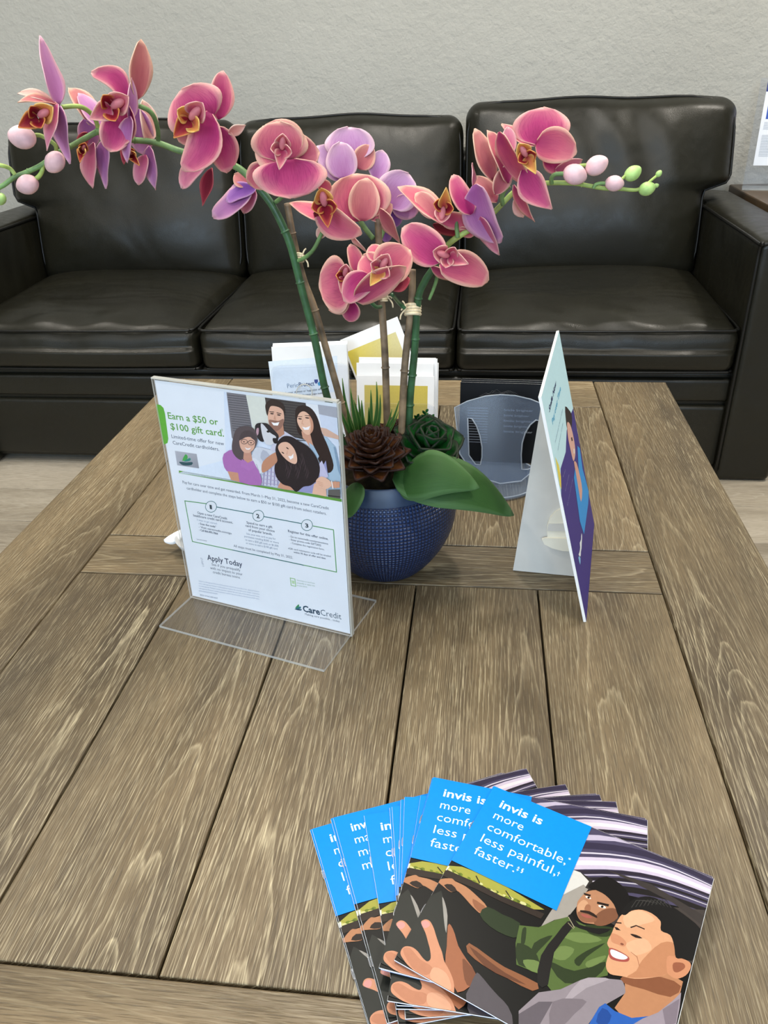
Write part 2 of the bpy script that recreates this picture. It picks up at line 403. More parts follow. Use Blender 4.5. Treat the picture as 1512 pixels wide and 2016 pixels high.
# ------------------------------------------------------------------ printing on flat sheets
class Print:
    """inks a flat sheet: frame o, ex (right), ey (up), en (towards the reader)"""
    def __init__(s, o, ex, ey, lift=0.00012):
        s.o = V(o); s.ex = V(ex).normalized(); s.ey = V(ey).normalized(); s.en = s.ex.cross(s.ey); s.bm = bmesh.new()
        s.ink = s.bm.loops.layers.float_color.new('ink'); s.k = 1; s.lift = lift; s.tf = lambda x, y: (x, y)
        s.build = None; s.clip = None                              # another frame to build in (o, ex, ey)
    def uv(s, x, y):                               # authoring coordinates -> sheet metres
        px, py = s.tf(x, y); p = hit(px, py, s.o, s.en) - s.o
        return p.dot(s.ex), p.dot(s.ey)
    def P(s, u, v, k=None):
        if s.build: return s.build[0] + s.build[1] * u + s.build[2] * v + s.build[1].cross(s.build[2]) * (s.lift * s.k)
        return s.o + s.ex * u + s.ey * v + s.en * (s.lift * (s.k if k is None else k))
    def face(s, uvs, col, cols=None):
        if s.clip:                                  # trim to the sheet
            for ax, lim, sg in ((0, s.clip[0], 1), (0, s.clip[1], -1), (1, s.clip[2], 1), (1, s.clip[3], -1)):
                out = []
                for i in range(len(uvs)):
                    a, b = uvs[i - 1], uvs[i]; da, db = (a[ax] - lim) * sg, (b[ax] - lim) * sg
                    if (da < 0) != (db < 0):
                        t = da / (da - db); out.append((a[0] + (b[0] - a[0]) * t, a[1] + (b[1] - a[1]) * t)); cols = None
                    if db >= 0: out.append(b)
                    else: cols = None
                uvs = out
                if len(uvs) < 3: return
        if len(uvs) < 3: return
        vs = [s.bm.verts.new(s.P(u, v)) for u, v in uvs]
        f = s.bm.faces.new(vs); f.normal_update()
        if f.normal.dot(s.en if not s.build else s.build[1].cross(s.build[2])) < 0: f.normal_flip()
        cl = {v: (cols[i] if cols else col) for i, v in enumerate(vs)}
        for l in f.loops: l[s.ink] = (*lin(cl[l.vert]), 1)
    def poly(s, pts, col, step=True, smooth=0, cols=None):
        uv = [s.uv(*p) for p in pts]
        if smooth:
            q = [V((u, v, 0)) for u, v in uv]; n = len(q); out = []
            for i in range(n):
                p0, p1, p2, p3 = q[i - 1], q[i], q[(i + 1) % n], q[(i + 2) % n]
                for k in range(smooth):
                    t = k / smooth
                    out.append(0.5 * ((2 * p1) + (p2 - p0) * t + (2 * p0 - 5 * p1 + 4 * p2 - p3) * t * t + (3 * p1 - p0 - 3 * p2 + p3) * t ** 3))
            uv = [(p.x, p.y) for p in out]
        s.face(uv, col, cols)
        if step: s.k += 1
    def ell(s, cx, cy, rx, ry, col, rot=0, n=20):
        c, d = math.cos(math.radians(rot)), math.sin(math.radians(rot))
        s.poly([(cx + rx * math.cos(2 * PI * i / n) * c - ry * math.sin(2 * PI * i / n) * d, cy + rx * math.cos(2 * PI * i / n) * d + ry * math.sin(2 * PI * i / n) * c) for i in range(n)], col)
    def line(s, pts, w, col):                       # w in metres
        uv = [V((*s.uv(*p), 0)) for p in pts]
        for i in range(len(uv) - 1):
            d = (uv[i + 1] - uv[i]); L = d.length
            if L < 1e-6: continue
            d /= L; nrm = V((-d.y, d.x, 0)) * w / 2; e = d * w * 0.3
            a, b = uv[i] - e, uv[i + 1] + e
            s.face([((a + nrm).x, (a + nrm).y), ((a - nrm).x, (a - nrm).y), ((b - nrm).x, (b - nrm).y), ((b + nrm).x, (b + nrm).y)], col)
        s.k += 1
    def text(s, txt, a, b, caph, col, bold=0.0, shear=0.0):
        """baseline from a to b (authoring coordinates); caph = cap height in the same units"""
        u0, v0 = s.uv(*a); u1, v1 = s.uv(*b)
        uu, vv = s.uv(a[0], a[1] - caph)
        h = math.hypot(uu - u0, vv - v0)
        s.text_uv(txt, u0, v0, math.hypot(u1 - u0, v1 - v0), h, col, bold, math.atan2(v1 - v0, u1 - u0), shear)
    def text_uv(s, txt, u0, v0, width, h, col, bold=0.0, ang=0.0, shear=0.0):
        cu = bpy.data.curves.new('glyphs', 'FONT'); cu.body = txt; cu.size = 1.0; cu.resolution_u = 2; cu.offset = bold; cu.shear = shear
        ob = bpy.data.objects.new('glyphs', cu); COL.objects.link(ob)
        dg = bpy.context.evaluated_depsgraph_get(); me = bpy.data.meshes.new_from_object(ob.evaluated_get(dg))
        co = [v.co.copy() for v in me.vertices]
        if co:
            x0 = min(c.x for c in co); x1 = max(c.x for c in co); sx = width / max(x1 - x0, 1e-6) if width else h / 0.73; sy = h / 0.73
            c, d = math.cos(ang), math.sin(ang)
            vs = []
            for q in co:
                X, Y = (q.x - x0) * sx, q.y * sy
                vs.append(s.bm.verts.new(s.P(u0 + X * c - Y * d, v0 + X * d + Y * c)))
            for p in me.polygons:
                try: f = s.bm.faces.new([vs[i] for i in p.vertices])
                except ValueError: continue
                f.normal_update()
                if f.normal.dot(s.en if not s.build else s.build[1].cross(s.build[2])) < 0: f.normal_flip()
                for l in f.loops: l[s.ink] = (*lin(col), 1)
        bpy.data.objects.remove(ob); bpy.data.curves.remove(cu); bpy.data.meshes.remove(me)
        s.k += 0.2
    def flush(s, name, parent, mat=None):
        o = obj(name, s.bm, mat or M_INK, parent, smooth=False)
        s.bm = bmesh.new(); s.ink = s.bm.loops.layers.float_color.new('ink')
        return o

# ================================================================== the setting
def slab(name, x0, x1, y0, y1, z0, z1, m):
    b = bmesh.new(); box(b, x0, x1, y0, y1, z0, z1); o = obj(name, b, m, smooth=False)
    return props(o, kind='structure')
RX0, RX1, RY0, RY1 = -3.6, 3.4, -3.0, 2.93
slab('wall_back', RX0 - .12, RX1 + .12, RY1, RY1 + 0.12, 0, CEIL, M_WALL)
slab('wall_left', RX0 - 0.12, RX0, RY0, RY1, 0, CEIL, M_SIDE)
slab('wall_right', RX1, RX1 + 0.12, RY0, RY1, 0, CEIL, M_SIDE)
slab('wall_front', RX0 - .12, RX1 + .12, RY0 - 0.12, RY0, 0, CEIL, M_SIDE)
slab('ceiling', RX0 - .12, RX1 + .12, RY0 - .12, RY1 + .12, CEIL, CEIL + 0.1, M_CEIL)
def plank(bm, x0, x1, y0, y1, z0, z1, along, rnd, cen, w=0.0012, gl=None, pl=None):
    b = bmesh.new(); box(b, x0, x1, y0, y1, z0, z1)
    es = [e for e in b.edges if all(v.co.z > z1 - 1e-6 for v in e.verts)]
    bmesh.ops.bevel(b, geom=es, offset=w, segments=2, affect='EDGES', profile=0.5)
    mp = {v: bm.verts.new(v.co) for v in b.verts}
    cx, cy = (x0 + x1) / 2, (y0 + y1) / 2
    for f in b.faces:
        nf = bm.faces.new([mp[v] for v in f.verts])
        for l in nf.loops:
            p = l.vert.co; a, c = (p.x, p.y - cy) if along == 'x' else (p.y, p.x - cx)
            if abs(f.normal.z) < 0.3: c += (z1 - p.z)
            l[gl].uv = (a + rnd * 13.7, c); l[pl].uv = (rnd, cen)
    b.free()
def floor():
    b = bmesh.new(); gl = b.loops.layers.uv.new('grain'); pl = b.loops.layers.uv.new('plank')
    rn = random.Random(3); y = RY0; i = 0
    while y < RY1:
        x = RX0 - rn.random() * 1.0
        while x < RX1:
            x2 = min(x + 1.22, RX1); xa = max(x, RX0)
            if x2 - xa > .02: plank(b, xa + .0006, x2 - .0006, y + .0006, min(y + 0.18, RY1) - .0006, -0.03, 0.0, 'x', rn.random(), (rn.random() - .5) * .12, 0.0012, gl, pl)
            x += 1.22
        y += 0.18
    return props(obj('floor', b, M_FLOOR, smooth=False), kind='structure')
floor()
slab('trim_1', RX0, RX1, RY1 - 0.012, RY1, 0, 0.09, M_CEIL)

# ================================================================== coffee table
TX0, TX1, TY0, TY1 = -0.653, 0.3738, 0.1655, 1.5357
table = thing('coffee_table', 'large limed oak plank coffee table in front of the black sofa', 'table', (-0.14, 0.85, 0))
def tabletop():
    b = bmesh.new(); gl = b.loops.layers.uv.new('grain'); pl = b.loops.layers.uv.new('plank')
    S = [-0.5175, -0.369, -0.220, -0.0699, 0.0808, 0.2316]; g = 0.0011; z0, z1 = TZ - 0.022, TZ
    R = [0.18, 0.42, 0.63, 0.31, 0.55, 0.86, 0.27, 0.72, 0.12, 0.49]
    C = [0.045, 0.03, -0.02, 0.055, -0.012, -0.07, -0.04, 0.05, 0.02, 0.06]
    k = 0
    for (ya, yb) in ((0.3024, 0.8065), (0.9014, 1.399)):
        for i in range(5):
            plank(b, S[i] + g, S[i + 1] - g, ya + g, yb - g, z0, z1, 'y', R[k], C[k], 0.0012, gl, pl); k += 1
    plank(b, TX0, S[0] - g, TY0, TY1, z0, z1, 'y', 0.62, 0.028, 0.004, gl, pl)
    plank(b, S[5] + g, TX1, TY0, TY1, z0, z1, 'y', 0.36, -0.03, 0.004, gl, pl)
    plank(b, S[0] + g, S[5] - g, TY0, 0.3024 - g, z0, z1, 'x', 0.66, 0.03, 0.0015, gl, pl)
    plank(b, S[0] + g, S[5] - g, 1.399 + g, TY1, z0, z1, 'x', 0.93, 0.05, 0.0015, gl, pl)
    plank(b, S[0] + g, S[5] - g, 0.8065 + g, 0.9014 - g, z0, z1, 'x', 0.52, -0.005, 0.0015, gl, pl)
    return obj('tabletop', b, M_OAK, table, smooth=False)
tabletop()
b = bmesh.new(); box(b, TX0 + .004, TX1 - .004, TY0 + .004, TY1 - .004, TZ - 0.034, TZ - 0.0222); obj('underlay_board', b, M_GAP, table, smooth=False)
def wood_part(name, x0, x1, y0, y1, z0, z1, along, rnd):
    b = bmesh.new(); gl = b.loops.layers.uv.new('grain'); pl = b.loops.layers.uv.new('plank')
    plank(b, x0, x1, y0, y1, z0, z1, along, rnd, .03, .003, gl, pl); return obj(name, b, M_OAK, table, smooth=False)
for (x, y) in ((TX0 + .03, TY0 + .03), (TX1 - .11, TY0 + .03), (TX0 + .03, TY1 - .11), (TX1 - .11, TY1 - .11)):
    wood_part('leg', x, x + .08, y, y + .08, 0, TZ - .0345, 'y', random.random())
for (x0, x1, y0, y1, al) in ((TX0 + .11, TX1 - .11, TY0 + .045, TY0 + .07, 'x'), (TX0 + .11, TX1 - .11, TY1 - .07, TY1 - .045, 'x'), (TX0 + .045, TX0 + .07, TY0 + .11, TY1 - .11, 'y'), (TX1 - .07, TX1 - .045, TY0 + .11, TY1 - .11, 'y')):
    wood_part('apron', x0, x1, y0, y1, TZ - .12, TZ - .0345, al, random.random())

# ================================================================== sofa
SX0, SX1 = -1.635, 0.800                            # outer faces of the arms
IX = [-1.458, -0.762, -0.060, 0.655]                # inner faces and seams between the seats
sofa = thing('sofa', 'black leather three-seat sofa with piped cushions against the grey wall', 'sofa', (-0.4, 2.4, 0))
def soft(bm, x0, x1, y0, y1, z0, z1, r, fn=None, M=None, nx=22, ny=18, nz=8):
    h = V(((x1 - x0) / 2, (y1 - y0) / 2, (z1 - z0) / 2)); c = V(((x1 + x0) / 2, (y1 + y0) / 2, (z1 + z0) / 2))
    r = min(r, *h)
    def axis(hh, n):
        inner = [(-1 + 2 * i / n) * (hh - r) for i in range(n + 1)]
        band = [hh - r + r * math.tan(PI / 4 * k / 5) for k in range(1, 6)]
        return [-q for q in reversed(band)] + inner + band
    A = [axis(h.x, nx), axis(h.y, ny), axis(h.z, nz)]
    pool = {}
    def vert(p):
        q = V([max(-(h[i] - r), min(h[i] - r, p[i])) for i in range(3)]); d = p - q
        w = q + d.normalized() * r if d.length > 1e-9 else p
        k = tuple(round(t, 5) for t in p)
        if k not in pool:
            if fn: w = fn(V(w), V((w.x / h.x, w.y / h.y, w.z / h.z)))
            w = w + c
            if M is not None: w = M @ w
            pool[k] = bm.verts.new(w)
        return pool[k]
    for ax in range(3):
        i, j = [(1, 2), (2, 0), (0, 1)][ax]
        for sgn in (-1, 1):
            for a in range(len(A[i]) - 1):
                for bb in range(len(A[j]) - 1):
                    q = []
                    for (da, db) in ((0, 0), (1, 0), (1, 1), (0, 1)):
                        p = V((0, 0, 0)); p[ax] = sgn * h[ax]; p[i] = A[i][a + da]; p[j] = A[j][bb + db]; q.append(vert(p))
                    if sgn < 0: q.reverse()
                    try: bm.faces.new(q)
                    except ValueError: pass
def wob(p, s, a):
    return V((math.sin(p.x * s + 1.3 * math.sin(p.z * s * .7)), math.sin(p.z * s * 1.1 + p.x * s * .6), math.sin(p.y * s * .9 + p.x * s * .8 + .5))) * a
# base, back and arms
b = bmesh.new(); soft(b, IX[0] - .02, IX[3] + .02, 2.035, 2.75, 0.02, 0.305, 0.012); obj('base', b, M_LEATHER, sofa)
b = bmesh.new()
soft(b, IX[0] - .005, IX[3] + .005, 2.020, 2.05, 0.222, 0.288, 0.012); soft(b, IX[0] - .005, IX[3] + .005, 2.020, 2.05, 0.035, 0.212, 0.012)
obj('front_panel', b, M_LEATHER, sofa)
b = bmesh.new(); soft(b, IX[0] + .02, IX[3] - .06, 2.72, 2.885, 0.03, 0.78, 0.04); obj('back_frame', b, M_LEATHER, sofa)
for (x0, x1, s) in ((SX0, IX[0], -1), (IX[3], SX1, 1)):
    def armfn(w, n):
        if n.z > 0: w.z += 0.010 * n.z * (1 - n.x ** 2)
        w.x += -s * 0.006 * max(0, 1 - n.y ** 2) * (1 - n.z ** 2) * (1 if n.x * s < 0 else 0)
        return w
    b = bmesh.new(); soft(b, x0, x1, 2.0, 2.80, 0.0, 0.632, 0.018, armfn); a = obj('arm', b, M_LEATHER, sofa)
    b = bmesh.new(); xi = x1 if s < 0 else x0; zt = 0.628
    P = [V((xi, 2.76, zt)), V((xi, 2.4, zt)), V((xi, 2.02, zt)), V((xi, 2.004, zt - .014)), V((xi, 2.002, .4)), V((xi, 2.002, .03))]
    tube(b, spline(P, 6), 0.0042)
    xo = x0 if s < 0 else x1
    tube(b, spline([V((xi, 2.004, zt)), V(((xi + xo) / 2, 2.002, zt + .006)), V((xo, 2.004, zt - .004))], 6), 0.0042)
    obj('piping', b, M_PIPING, a)
# seat cushions
for i in range(3):
    x0, x1 = IX[i] + .004, IX[i + 1] - .004
    def seatfn(w, n, i=i):
        e = max(0, 1 - n.x ** 4) * max(0, 1 - max(n.y, -1) ** 4)
        if n.z > 0: w.z += 0.040 * e ** 0.8 * n.z + 0.012 * n.y
        k = math.sin(w.x * 34 + 2.2 * math.sin(w.y * 9 + i)) * math.exp(-((n.y + 0.86) / 0.16) ** 2)
        if n.z > 0.3: w.z += 0.0055 * k * (1 - n.x ** 2)
        if n.y < 0: w.y -= 0.012 * (1 - n.x ** 4) * (1 - n.z ** 2)
        return w + wob(w + V((i, 0, 0)), 11, 0.0018)
    b = bmesh.new(); soft(b, x0, x1, 1.998, 2.60, 0.307, 0.432, 0.028, seatfn, None, 44, 30, 6)
    c = obj('seat_cushion', b, M_LEATHER, sofa)
    b = bmesh.new(); R = 0.03
    for (z, dy) in ((0.4215, 0.0), (0.312, .004)):
        P = [V((x0 + .001, 2.56, z)), V((x0 + .001, 2.2, z)), V((x0 + .002, 2.035, z)), V((x0 + .012, 2.009, z)), V((x0 + .05, 2.0 + dy, z)), V(((x0 + x1) / 2, 1.994 + dy, z)), V((x1 - .05, 2.0 + dy, z)), V((x1 - .012, 2.009, z)), V((x1 - .002, 2.035, z)), V((x1 - .001, 2.2, z)), V((x1 - .001, 2.56, z))]
        tube(b, spline(P, 8), 0.0036, 6)
    obj('piping', b, M_PIPING, c)
# back cushions
BT = [(0.902, -0.13, 0.0), (0.897, 0.0, 0.0), (0.925, 0.0, 0.075)]
for i in range(3):
    x0, x1 = IX[i] + .003, IX[i + 1] - .003
    zt, wl, wr = BT[i]
    tilt = Matrix.Translation((0, 2.52, 0.44)) @ Matrix.Rotation(math.radians(-13), 4, 'X') @ Matrix.Translation((0, -2.52, -0.44))
    h = (x1 - x0) / 2
    def backfn(w, n, wl=wl, wr=wr, h=h, i=i):
        t = max(0.0, min(1.0, (n.z + 0.02) / 0.14)); t = t * t * (3 - 2 * t)
        if n.x < 0: w.x += wl * t * (-n.x) ** 1.0 * (0.55 if wl else 1)
        else: w.x += wr * t * n.x
        e = max(0, 1 - n.x ** 4) * max(0, 1 - n.z ** 4)
        if n.y < 0: w.y += 0.045 * e * n.y - 0.016 * (1 - n.x ** 2) * math.exp(-((n.z + .3) / .45) ** 2)
        if n.y < -0.5:
            k = math.sin((w.x * 1.0 + w.z * .35) * 46 + 1.7 * math.sin(w.z * 8 + i * 2)) * math.exp(-((n.z - 0.45) / 0.5) ** 2) * math.exp(-((n.x - (.2 if i == 2 else 0)) / 0.5) ** 2)
            w.y += (0.0042 if i == 2 else 0.0018) * k
        if n.z > 0: w.z += 0.012 * n.z * (1 - n.x ** 2) + .0025 * math.sin(w.x * 21 + i)
        return w + wob(w + V((i * 2, 0, 0)), 9, 0.002)
    b = bmesh.new(); soft(b, x0, x1, 2.505, 2.68, 0.425, zt + 0.005, 0.045, backfn, tilt, 46, 8, 36)
    c = obj('back_cushion', b, M_LEATHER, sofa)
    # piping along the front face outline
    b = bmesh.new(); zc = (0.425 + zt + .005) / 2; hz = (zt + .005 - .425) / 2; xc = (x0 + x1) / 2
    P = []
    for k in range(72):
        a = 2 * PI * k / 72; ca, sa = math.cos(a), math.sin(a); m = (abs(ca) ** 9 + abs(sa) ** 9) ** (-1 / 9)
        nx, nz = ca * m, sa * m
        w = backfn(V((nx * (h - .006), -(.0875 - .018), nz * (hz - .006))), V((nx * .985, -.62, nz * .985)))
        P.append(tilt @ (w + V((xc, 2.5925, zc))))
    tube(b, P, 0.0036, 6, closed=True); obj('piping', b, M_PIPING, c)
for (x, y) in ((SX0 + .06, 2.06), (SX1 - .06, 2.06), (SX0 + .06, 2.74), (SX1 - .06, 2.74)): pass

# ================================================================== side table and the holder on it
EZ = 0.645
et = thing('side_table', 'brown wooden side table at the right end of the sofa', 'side table', (1.1, 2.6, 0))
b = bmesh.new(); bevbox(b, 0.806, 1.36, 2.36, 2.88, EZ - .03, EZ, .004); sharp(obj('tabletop', b, M_DARKWOOD, et, smooth=False))
for x in (.815, 1.30):
    for y in (2.38, 2.82):
        b = bmesh.new(); bevbox(b, x, x + .045, y, y + .045, 0, EZ - .0305, .003); obj('leg', b, M_DARKWOOD, et, smooth=False)
def acrylic_l(root, o, ex, ey, en, w, h, gap, th=0.0022):
    """two upright panels (front towards en)"""
    for nm, d in (('front_panel', gap / 2), ('back_panel', -gap / 2 - th)):
        b = bmesh.new(); prism(b, [o + en * d, o + ex * w + en * d, o + ex * w + ey * h + en * d, o + ey * h + en * d], en * th)
        for f in b.faces:
            if abs(f.normal.dot(en)) < .5: f.material_index = 1
        obj(nm, b, [M_ACR, M_ACRE], root, smooth=False)
hp = at(1452, 377, 2.78); o = V((0.809, 2.745, EZ + .0022)); ex = V((.966, -.259, 0)); up = V((0.0648, .2415, .968)).normalized(); en = ex.cross(up)
sh = thing('sign_holder', 'clear acrylic sign holder standing on the side table by the wall', 'sign holder', o)
acrylic_l(sh, o, ex, up, en, 0.245, 0.315, 0.0016)
b = bmesh.new(); d = V((.259, .966, 0)); prism(b, [o + V((0, 0, -.002)), o + ex * .245 + V((0, 0, -.002)), o + ex * .245 + d * .09 + V((0, 0, -.002)), o + d * .09 + V((0, 0, -.002))], V((0, 0, .002))); obj('base', b, [M_ACRE], sh, smooth=False)
q = o + ex * .020 + up * .070
fl = Print(q, ex, up); W_, H_ = .216, .243
b = bmesh.new(); prism(b, [q - en * .0003, q + ex * W_ - en * .0003, q + ex * W_ + up * H_ - en * .0003, q + up * H_ - en * .0003], en * .0003)
sheet = obj('instruction_sheet', b, M_PAPER, None, q, smooth=False)
props(sheet, 'white instruction sheet with navy header in the holder on the side table', 'sheet')
fl.face([(0, H_ - .036), (W_, H_ - .036), (W_, H_), (0, H_)], (28, 44, 120)); fl.k += 1
fl.text_uv("HERE'S WHAT YOU CAN EXPECT", .012, H_ - .017, .150, .007, (235, 238, 250), .01); fl.text_uv('WHEN GETTING A CROWN', .012, H_ - .029, .122, .007, (235, 238, 250), .01)
fl.flush('header_print', sheet)
for (u, v) in ((.012, H_ - .112), (.076, H_ - .112), (.140, H_ - .112), (.064, H_ - .198)):
    fl.face([(u, v), (u + .05, v), (u + .05, v + .05), (u, v + .05)], (40, 84, 178)); fl.k += 1
    fl.face([(u + .005, v + .012), (u + .012, v + .006), (u + .038, v + .006), (u + .045, v + .012), (u + .036, v + .037), (u + .014, v + .037)], (244, 206, 178)); fl.k += 1
fl.flush('picture_print', sheet)
for k in range(22):
    v = H_ - .122 - k * .0045
    if abs(k - 6) < 1.5: continue
    fl.face([(.010, v), (.054 if 8 < k < 19 else .2, v), (.054 if 8 < k < 19 else .2, v + .0012), (.010, v + .0012)], (165, 172, 184))
fl.flush('text_print', sheet)

# ================================================================== the orchid
def A(x, y): return (x / 3.024, 50 + y / 3.024)
def B(x, y): return (380 + x / 3.024, 220 + y / 3.024)
def Cc(x, y): return (760 + x / 2.7, 190 + y / 2.7)
def D(x, y): return (480 + x / 3.15, 480 + y / 3.15)
POT = V((-0.113, 0.854, TZ))
orchid = thing('orchid_arrangement', 'pink and purple orchid arrangement in a textured round blue pot on the coffee table', 'potted plant', POT)
b = bmesh.new()
prof = [(0.0, 0.0005), (0.042, 0.0005), (0.050, 0.004), (0.064, 0.020), (0.078, 0.042), (0.0872, 0.064), (0.0905, 0.084), (0.0895, 0.103), (0.0855, 0.120), (0.0825, 0.128)]
pp = spline([V((r, 0, z)) for r, z in prof[2:]], 6); full = prof[:2] + [(p.x, p.z) for p in pp]
lathe(b, full, POT, 96, uv=True)
pot = obj('pot', b, M_POT, orchid)
b = bmesh.new()
rim = [(0.0818, 0.1275), (0.0812, 0.130), (0.0785, 0.139), (0.0755, 0.1465), (0.0738, 0.1485), (0.0716, 0.147), (0.0715, 0.140), (0.073, 0.120)]
lathe(b, [(p.x, p.z) for p in spline([V((r, 0, z)) for r, z in rim], 5)], POT, 96)
obj('rim', b, M_POTRIM, pot)
b = bmesh.new(); n = 26; rn = random.Random(5)
rings = []
for i in range(7):
    r = 0.0735 * i / 6; rings.append([b.verts.new((POT.x + r * math.cos(2 * PI * k / n), POT.y + r * math.sin(2 * PI * k / n), TZ + .150 - .022 * (r / .0735) ** 4 + rn.uniform(-.003, .003))) for k in range(n)] if i else [b.verts.new((POT.x, POT.y, TZ + .152))])
for i in range(6):
    for k in range(n):
        q = (rings[i][0], rings[1][k], rings[1][(k + 1) % n]) if i == 0 else (rings[i][k], rings[i + 1][k], rings[i + 1][(k + 1) % n], rings[i][(k + 1) % n])
        b.faces.new(q)
obj('moss', b, M_SOIL, orchid)

def sheet(bm, Bp, T, Wv, N, prof, nu=12, nv=9, cup=0.2, curl=0.0, th=0.0007, mi=(0, 1), bend=0.0, wave=0.0, ph=0.0, belly=0.0):
    """a petal or leaf: axis Bp->T, half-width vector Wv, N = its upper side"""
    ul = bm.loops.layers.uv.get('petal') or bm.loops.layers.uv.new('petal')
    L = (T - Bp).length; hw = Wv.length; W1 = Wv.normalized()
    G = []
    for i in range(nu + 1):
        u = i / nu; row = []
        c = Bp.lerp(T, u) + W1 * bend * L * math.sin(PI * u) + N * (belly * L * math.sin(PI * u) - curl * L * u * u)
        w = prof(u)
        for j in range(nv + 1):
            v = -1 + 2 * j / nv
            p = c + Wv * (w * v) + N * (cup * hw * w * v * v + wave * hw * abs(v) ** 3 * math.sin(u * 9 + ph + (2.1 if v > 0 else 0)))
            row.append((p, u, v))
        G.append(row)
    def nrm(i, j):
        i0, i1 = max(i - 1, 0), min(i + 1, nu); j0, j1 = max(j - 1, 0), min(j + 1, nv)
        k = (G[i][j1][0] - G[i][j0][0]).cross(G[i1][j][0] - G[i0][j][0])
        if k.length < 1e-12: return N.copy()
        k.normalize(); return k if k.dot(N) > 0 else -k
    top = [[bm.verts.new(G[i][j][0]) for j in range(nv + 1)] for i in range(nu + 1)]
    bot = [[bm.verts.new(G[i][j][0] - nrm(i, j) * th) for j in range(nv + 1)] for i in range(nu + 1)]
    flip = W1.cross((T - Bp)).dot(N) < 0
    def f4(q, uvs, m):
        if flip: q = list(reversed(q)); uvs = list(reversed(uvs))
        f = bm.faces.new(q); f.material_index = m
        for l, c in zip(f.loops, uvs): l[ul].uv = c
    for i in range(nu):
        for j in range(nv):
            ids = ((i, j), (i, j + 1), (i + 1, j + 1), (i + 1, j))
            uv = [(G[a][c][1], G[a][c][2]) for a, c in ids]
            f4([top[a][c] for a, c in ids], uv, mi[0])
            f4([bot[a][c] for a, c in reversed(ids)], list(reversed(uv)), mi[1])
    edge = [(0, j) for j in range(nv)] + [(i, nv) for i in range(nu)] + [(nu, j) for j in range(nv, 0, -1)] + [(i, 0) for i in range(nu, 0, -1)]
    for k in range(len(edge)):
        a, c = edge[k]; a2, c2 = edge[(k + 1) % len(edge)]
        f4([top[a2][c2], top[a][c], bot[a][c], bot[a2][c2]], [(G[a2][c2][1], G[a2][c2][2]), (G[a][c][1], G[a][c][2])] * 2, mi[0])
def pf(a=0.85, bb=0.55, tip=0.0):
    def f(u):
        s = math.sin(PI * min(max(u, 0.004), 0.998) ** a) ** bb
        if tip: s *= (1 - tip * max(0, u - .35) / .65)
        return max(s, 0.03)
    return f
ROUND, OVAL, POINT, STRAP = pf(0.80, 0.5), pf(0.9, 0.62), pf(0.8, 0.8, 0.35), pf(1.0, 0.75)
SHAPE = dict(r=ROUND, o=OVAL, p=POINT, s=STRAP)
BACKOF = dict(coral='pink', magenta='lilac', pink='lilac', salmon='salmon', cream='cream', crimson='crimson', lilac='magenta', pale='pink', purple='purple')
def petal(parent, name, base, tip, w, mat, Y, dt=0.012, shape='o', cup=0.22, curl=0.06, bend=0.0, tilt=None, wave=0.05):
    Bp = at(*base, Y); T = at(*tip, Y + dt); mid = (Bp + T) / 2; vd = (mid - CAM).normalized()
    L = T - Bp; W = vd.cross(L).normalized(); hw = w / 2 * mpp(mid)
    real = 0.30 * L.length
    if tilt is None: tilt = math.sqrt(max(0.0, real * real - hw * hw)) if hw < real else 0.0
    Wv = W * hw + vd * tilt
    N = L.cross(Wv).normalized()
    if N.dot(vd) > 0: N = -N
    bm = bmesh.new()
    sheet(bm, Bp, T, Wv, N, SHAPE[shape], cup=cup, curl=curl, bend=bend, wave=wave, ph=base[0] * .1 + tip[1] * .07)
    return obj(name, bm, [PM[mat], PM[BACKOF.get(mat, mat)]], parent)
def lip(parent, c, size, ang, Y, kind='lipp', mids='lip', lat='lipy', label=None):
    """column and lip: ang = picture angle (degrees, 0 = right, 90 = down) the lip points to"""
    ca, sa = math.cos(math.radians(ang)), math.sin(math.radians(ang))
    def q(a, s): return (c[0] + size * (a * ca - s * sa), c[1] + size * (a * sa + s * ca))
    p0 = at(*c, Y - 0.006); k = mpp(p0) * size
    ax = (at(*q(-.5, 0), Y - .012) - at(*q(.2, 0), Y - .004))
    bm = bmesh.new(); ul = bm.loops.layers.uv.new('petal')
    ellipsoid(bm, at(*q(-.22, 0), Y - .010), (k * .13, k * .12, k * .26), ax, 12)
    for f in bm.faces:
        for l in f.loops: l[ul].uv = (.75, 0.3)
    obj('column', bm, PM['lipp'], parent)
    for s in (-1, 1):
        petal(parent, 'lateral_lobe', q(0.02, s * .08), q(.05, s * .5), size * .46, lat, Y - .006, -.012, 'r', .6, -.25, tilt=k * .08)
    petal(parent, 'lip', q(0.0, 0), q(.62, 0.02), size * .52, mids, Y - .006, -.016, 'p', .7, .2)
    petal(parent, 'lip', q(-.15, .0), q(-.62, 0.03), size * .6, kind, Y - .004, -.010, 'r', .7, -.1)
def flower2(Y, petals, lips=()):
    f = part_empty('flower', orchid)
    for i, p in enumerate(petals):
        base, tip, w, mat = p[:4]; sh = p[4] if len(p) > 4 else 'o'; kw = p[5] if len(p) > 5 else {}
        petal(f, 'petal' if sh == 'r' else 'sepal', base, tip, w, mat, Y - 0.0035 * i, shape=sh, **kw)
    for l in lips:
        c, size, ang = l[:3]; size *= 1.22; kinds = l[3] if len(l) > 3 else {}
        lip(f, c, size, ang, Y - 0.0035 * len(petals), **kinds)
    return f

YL = 0.84
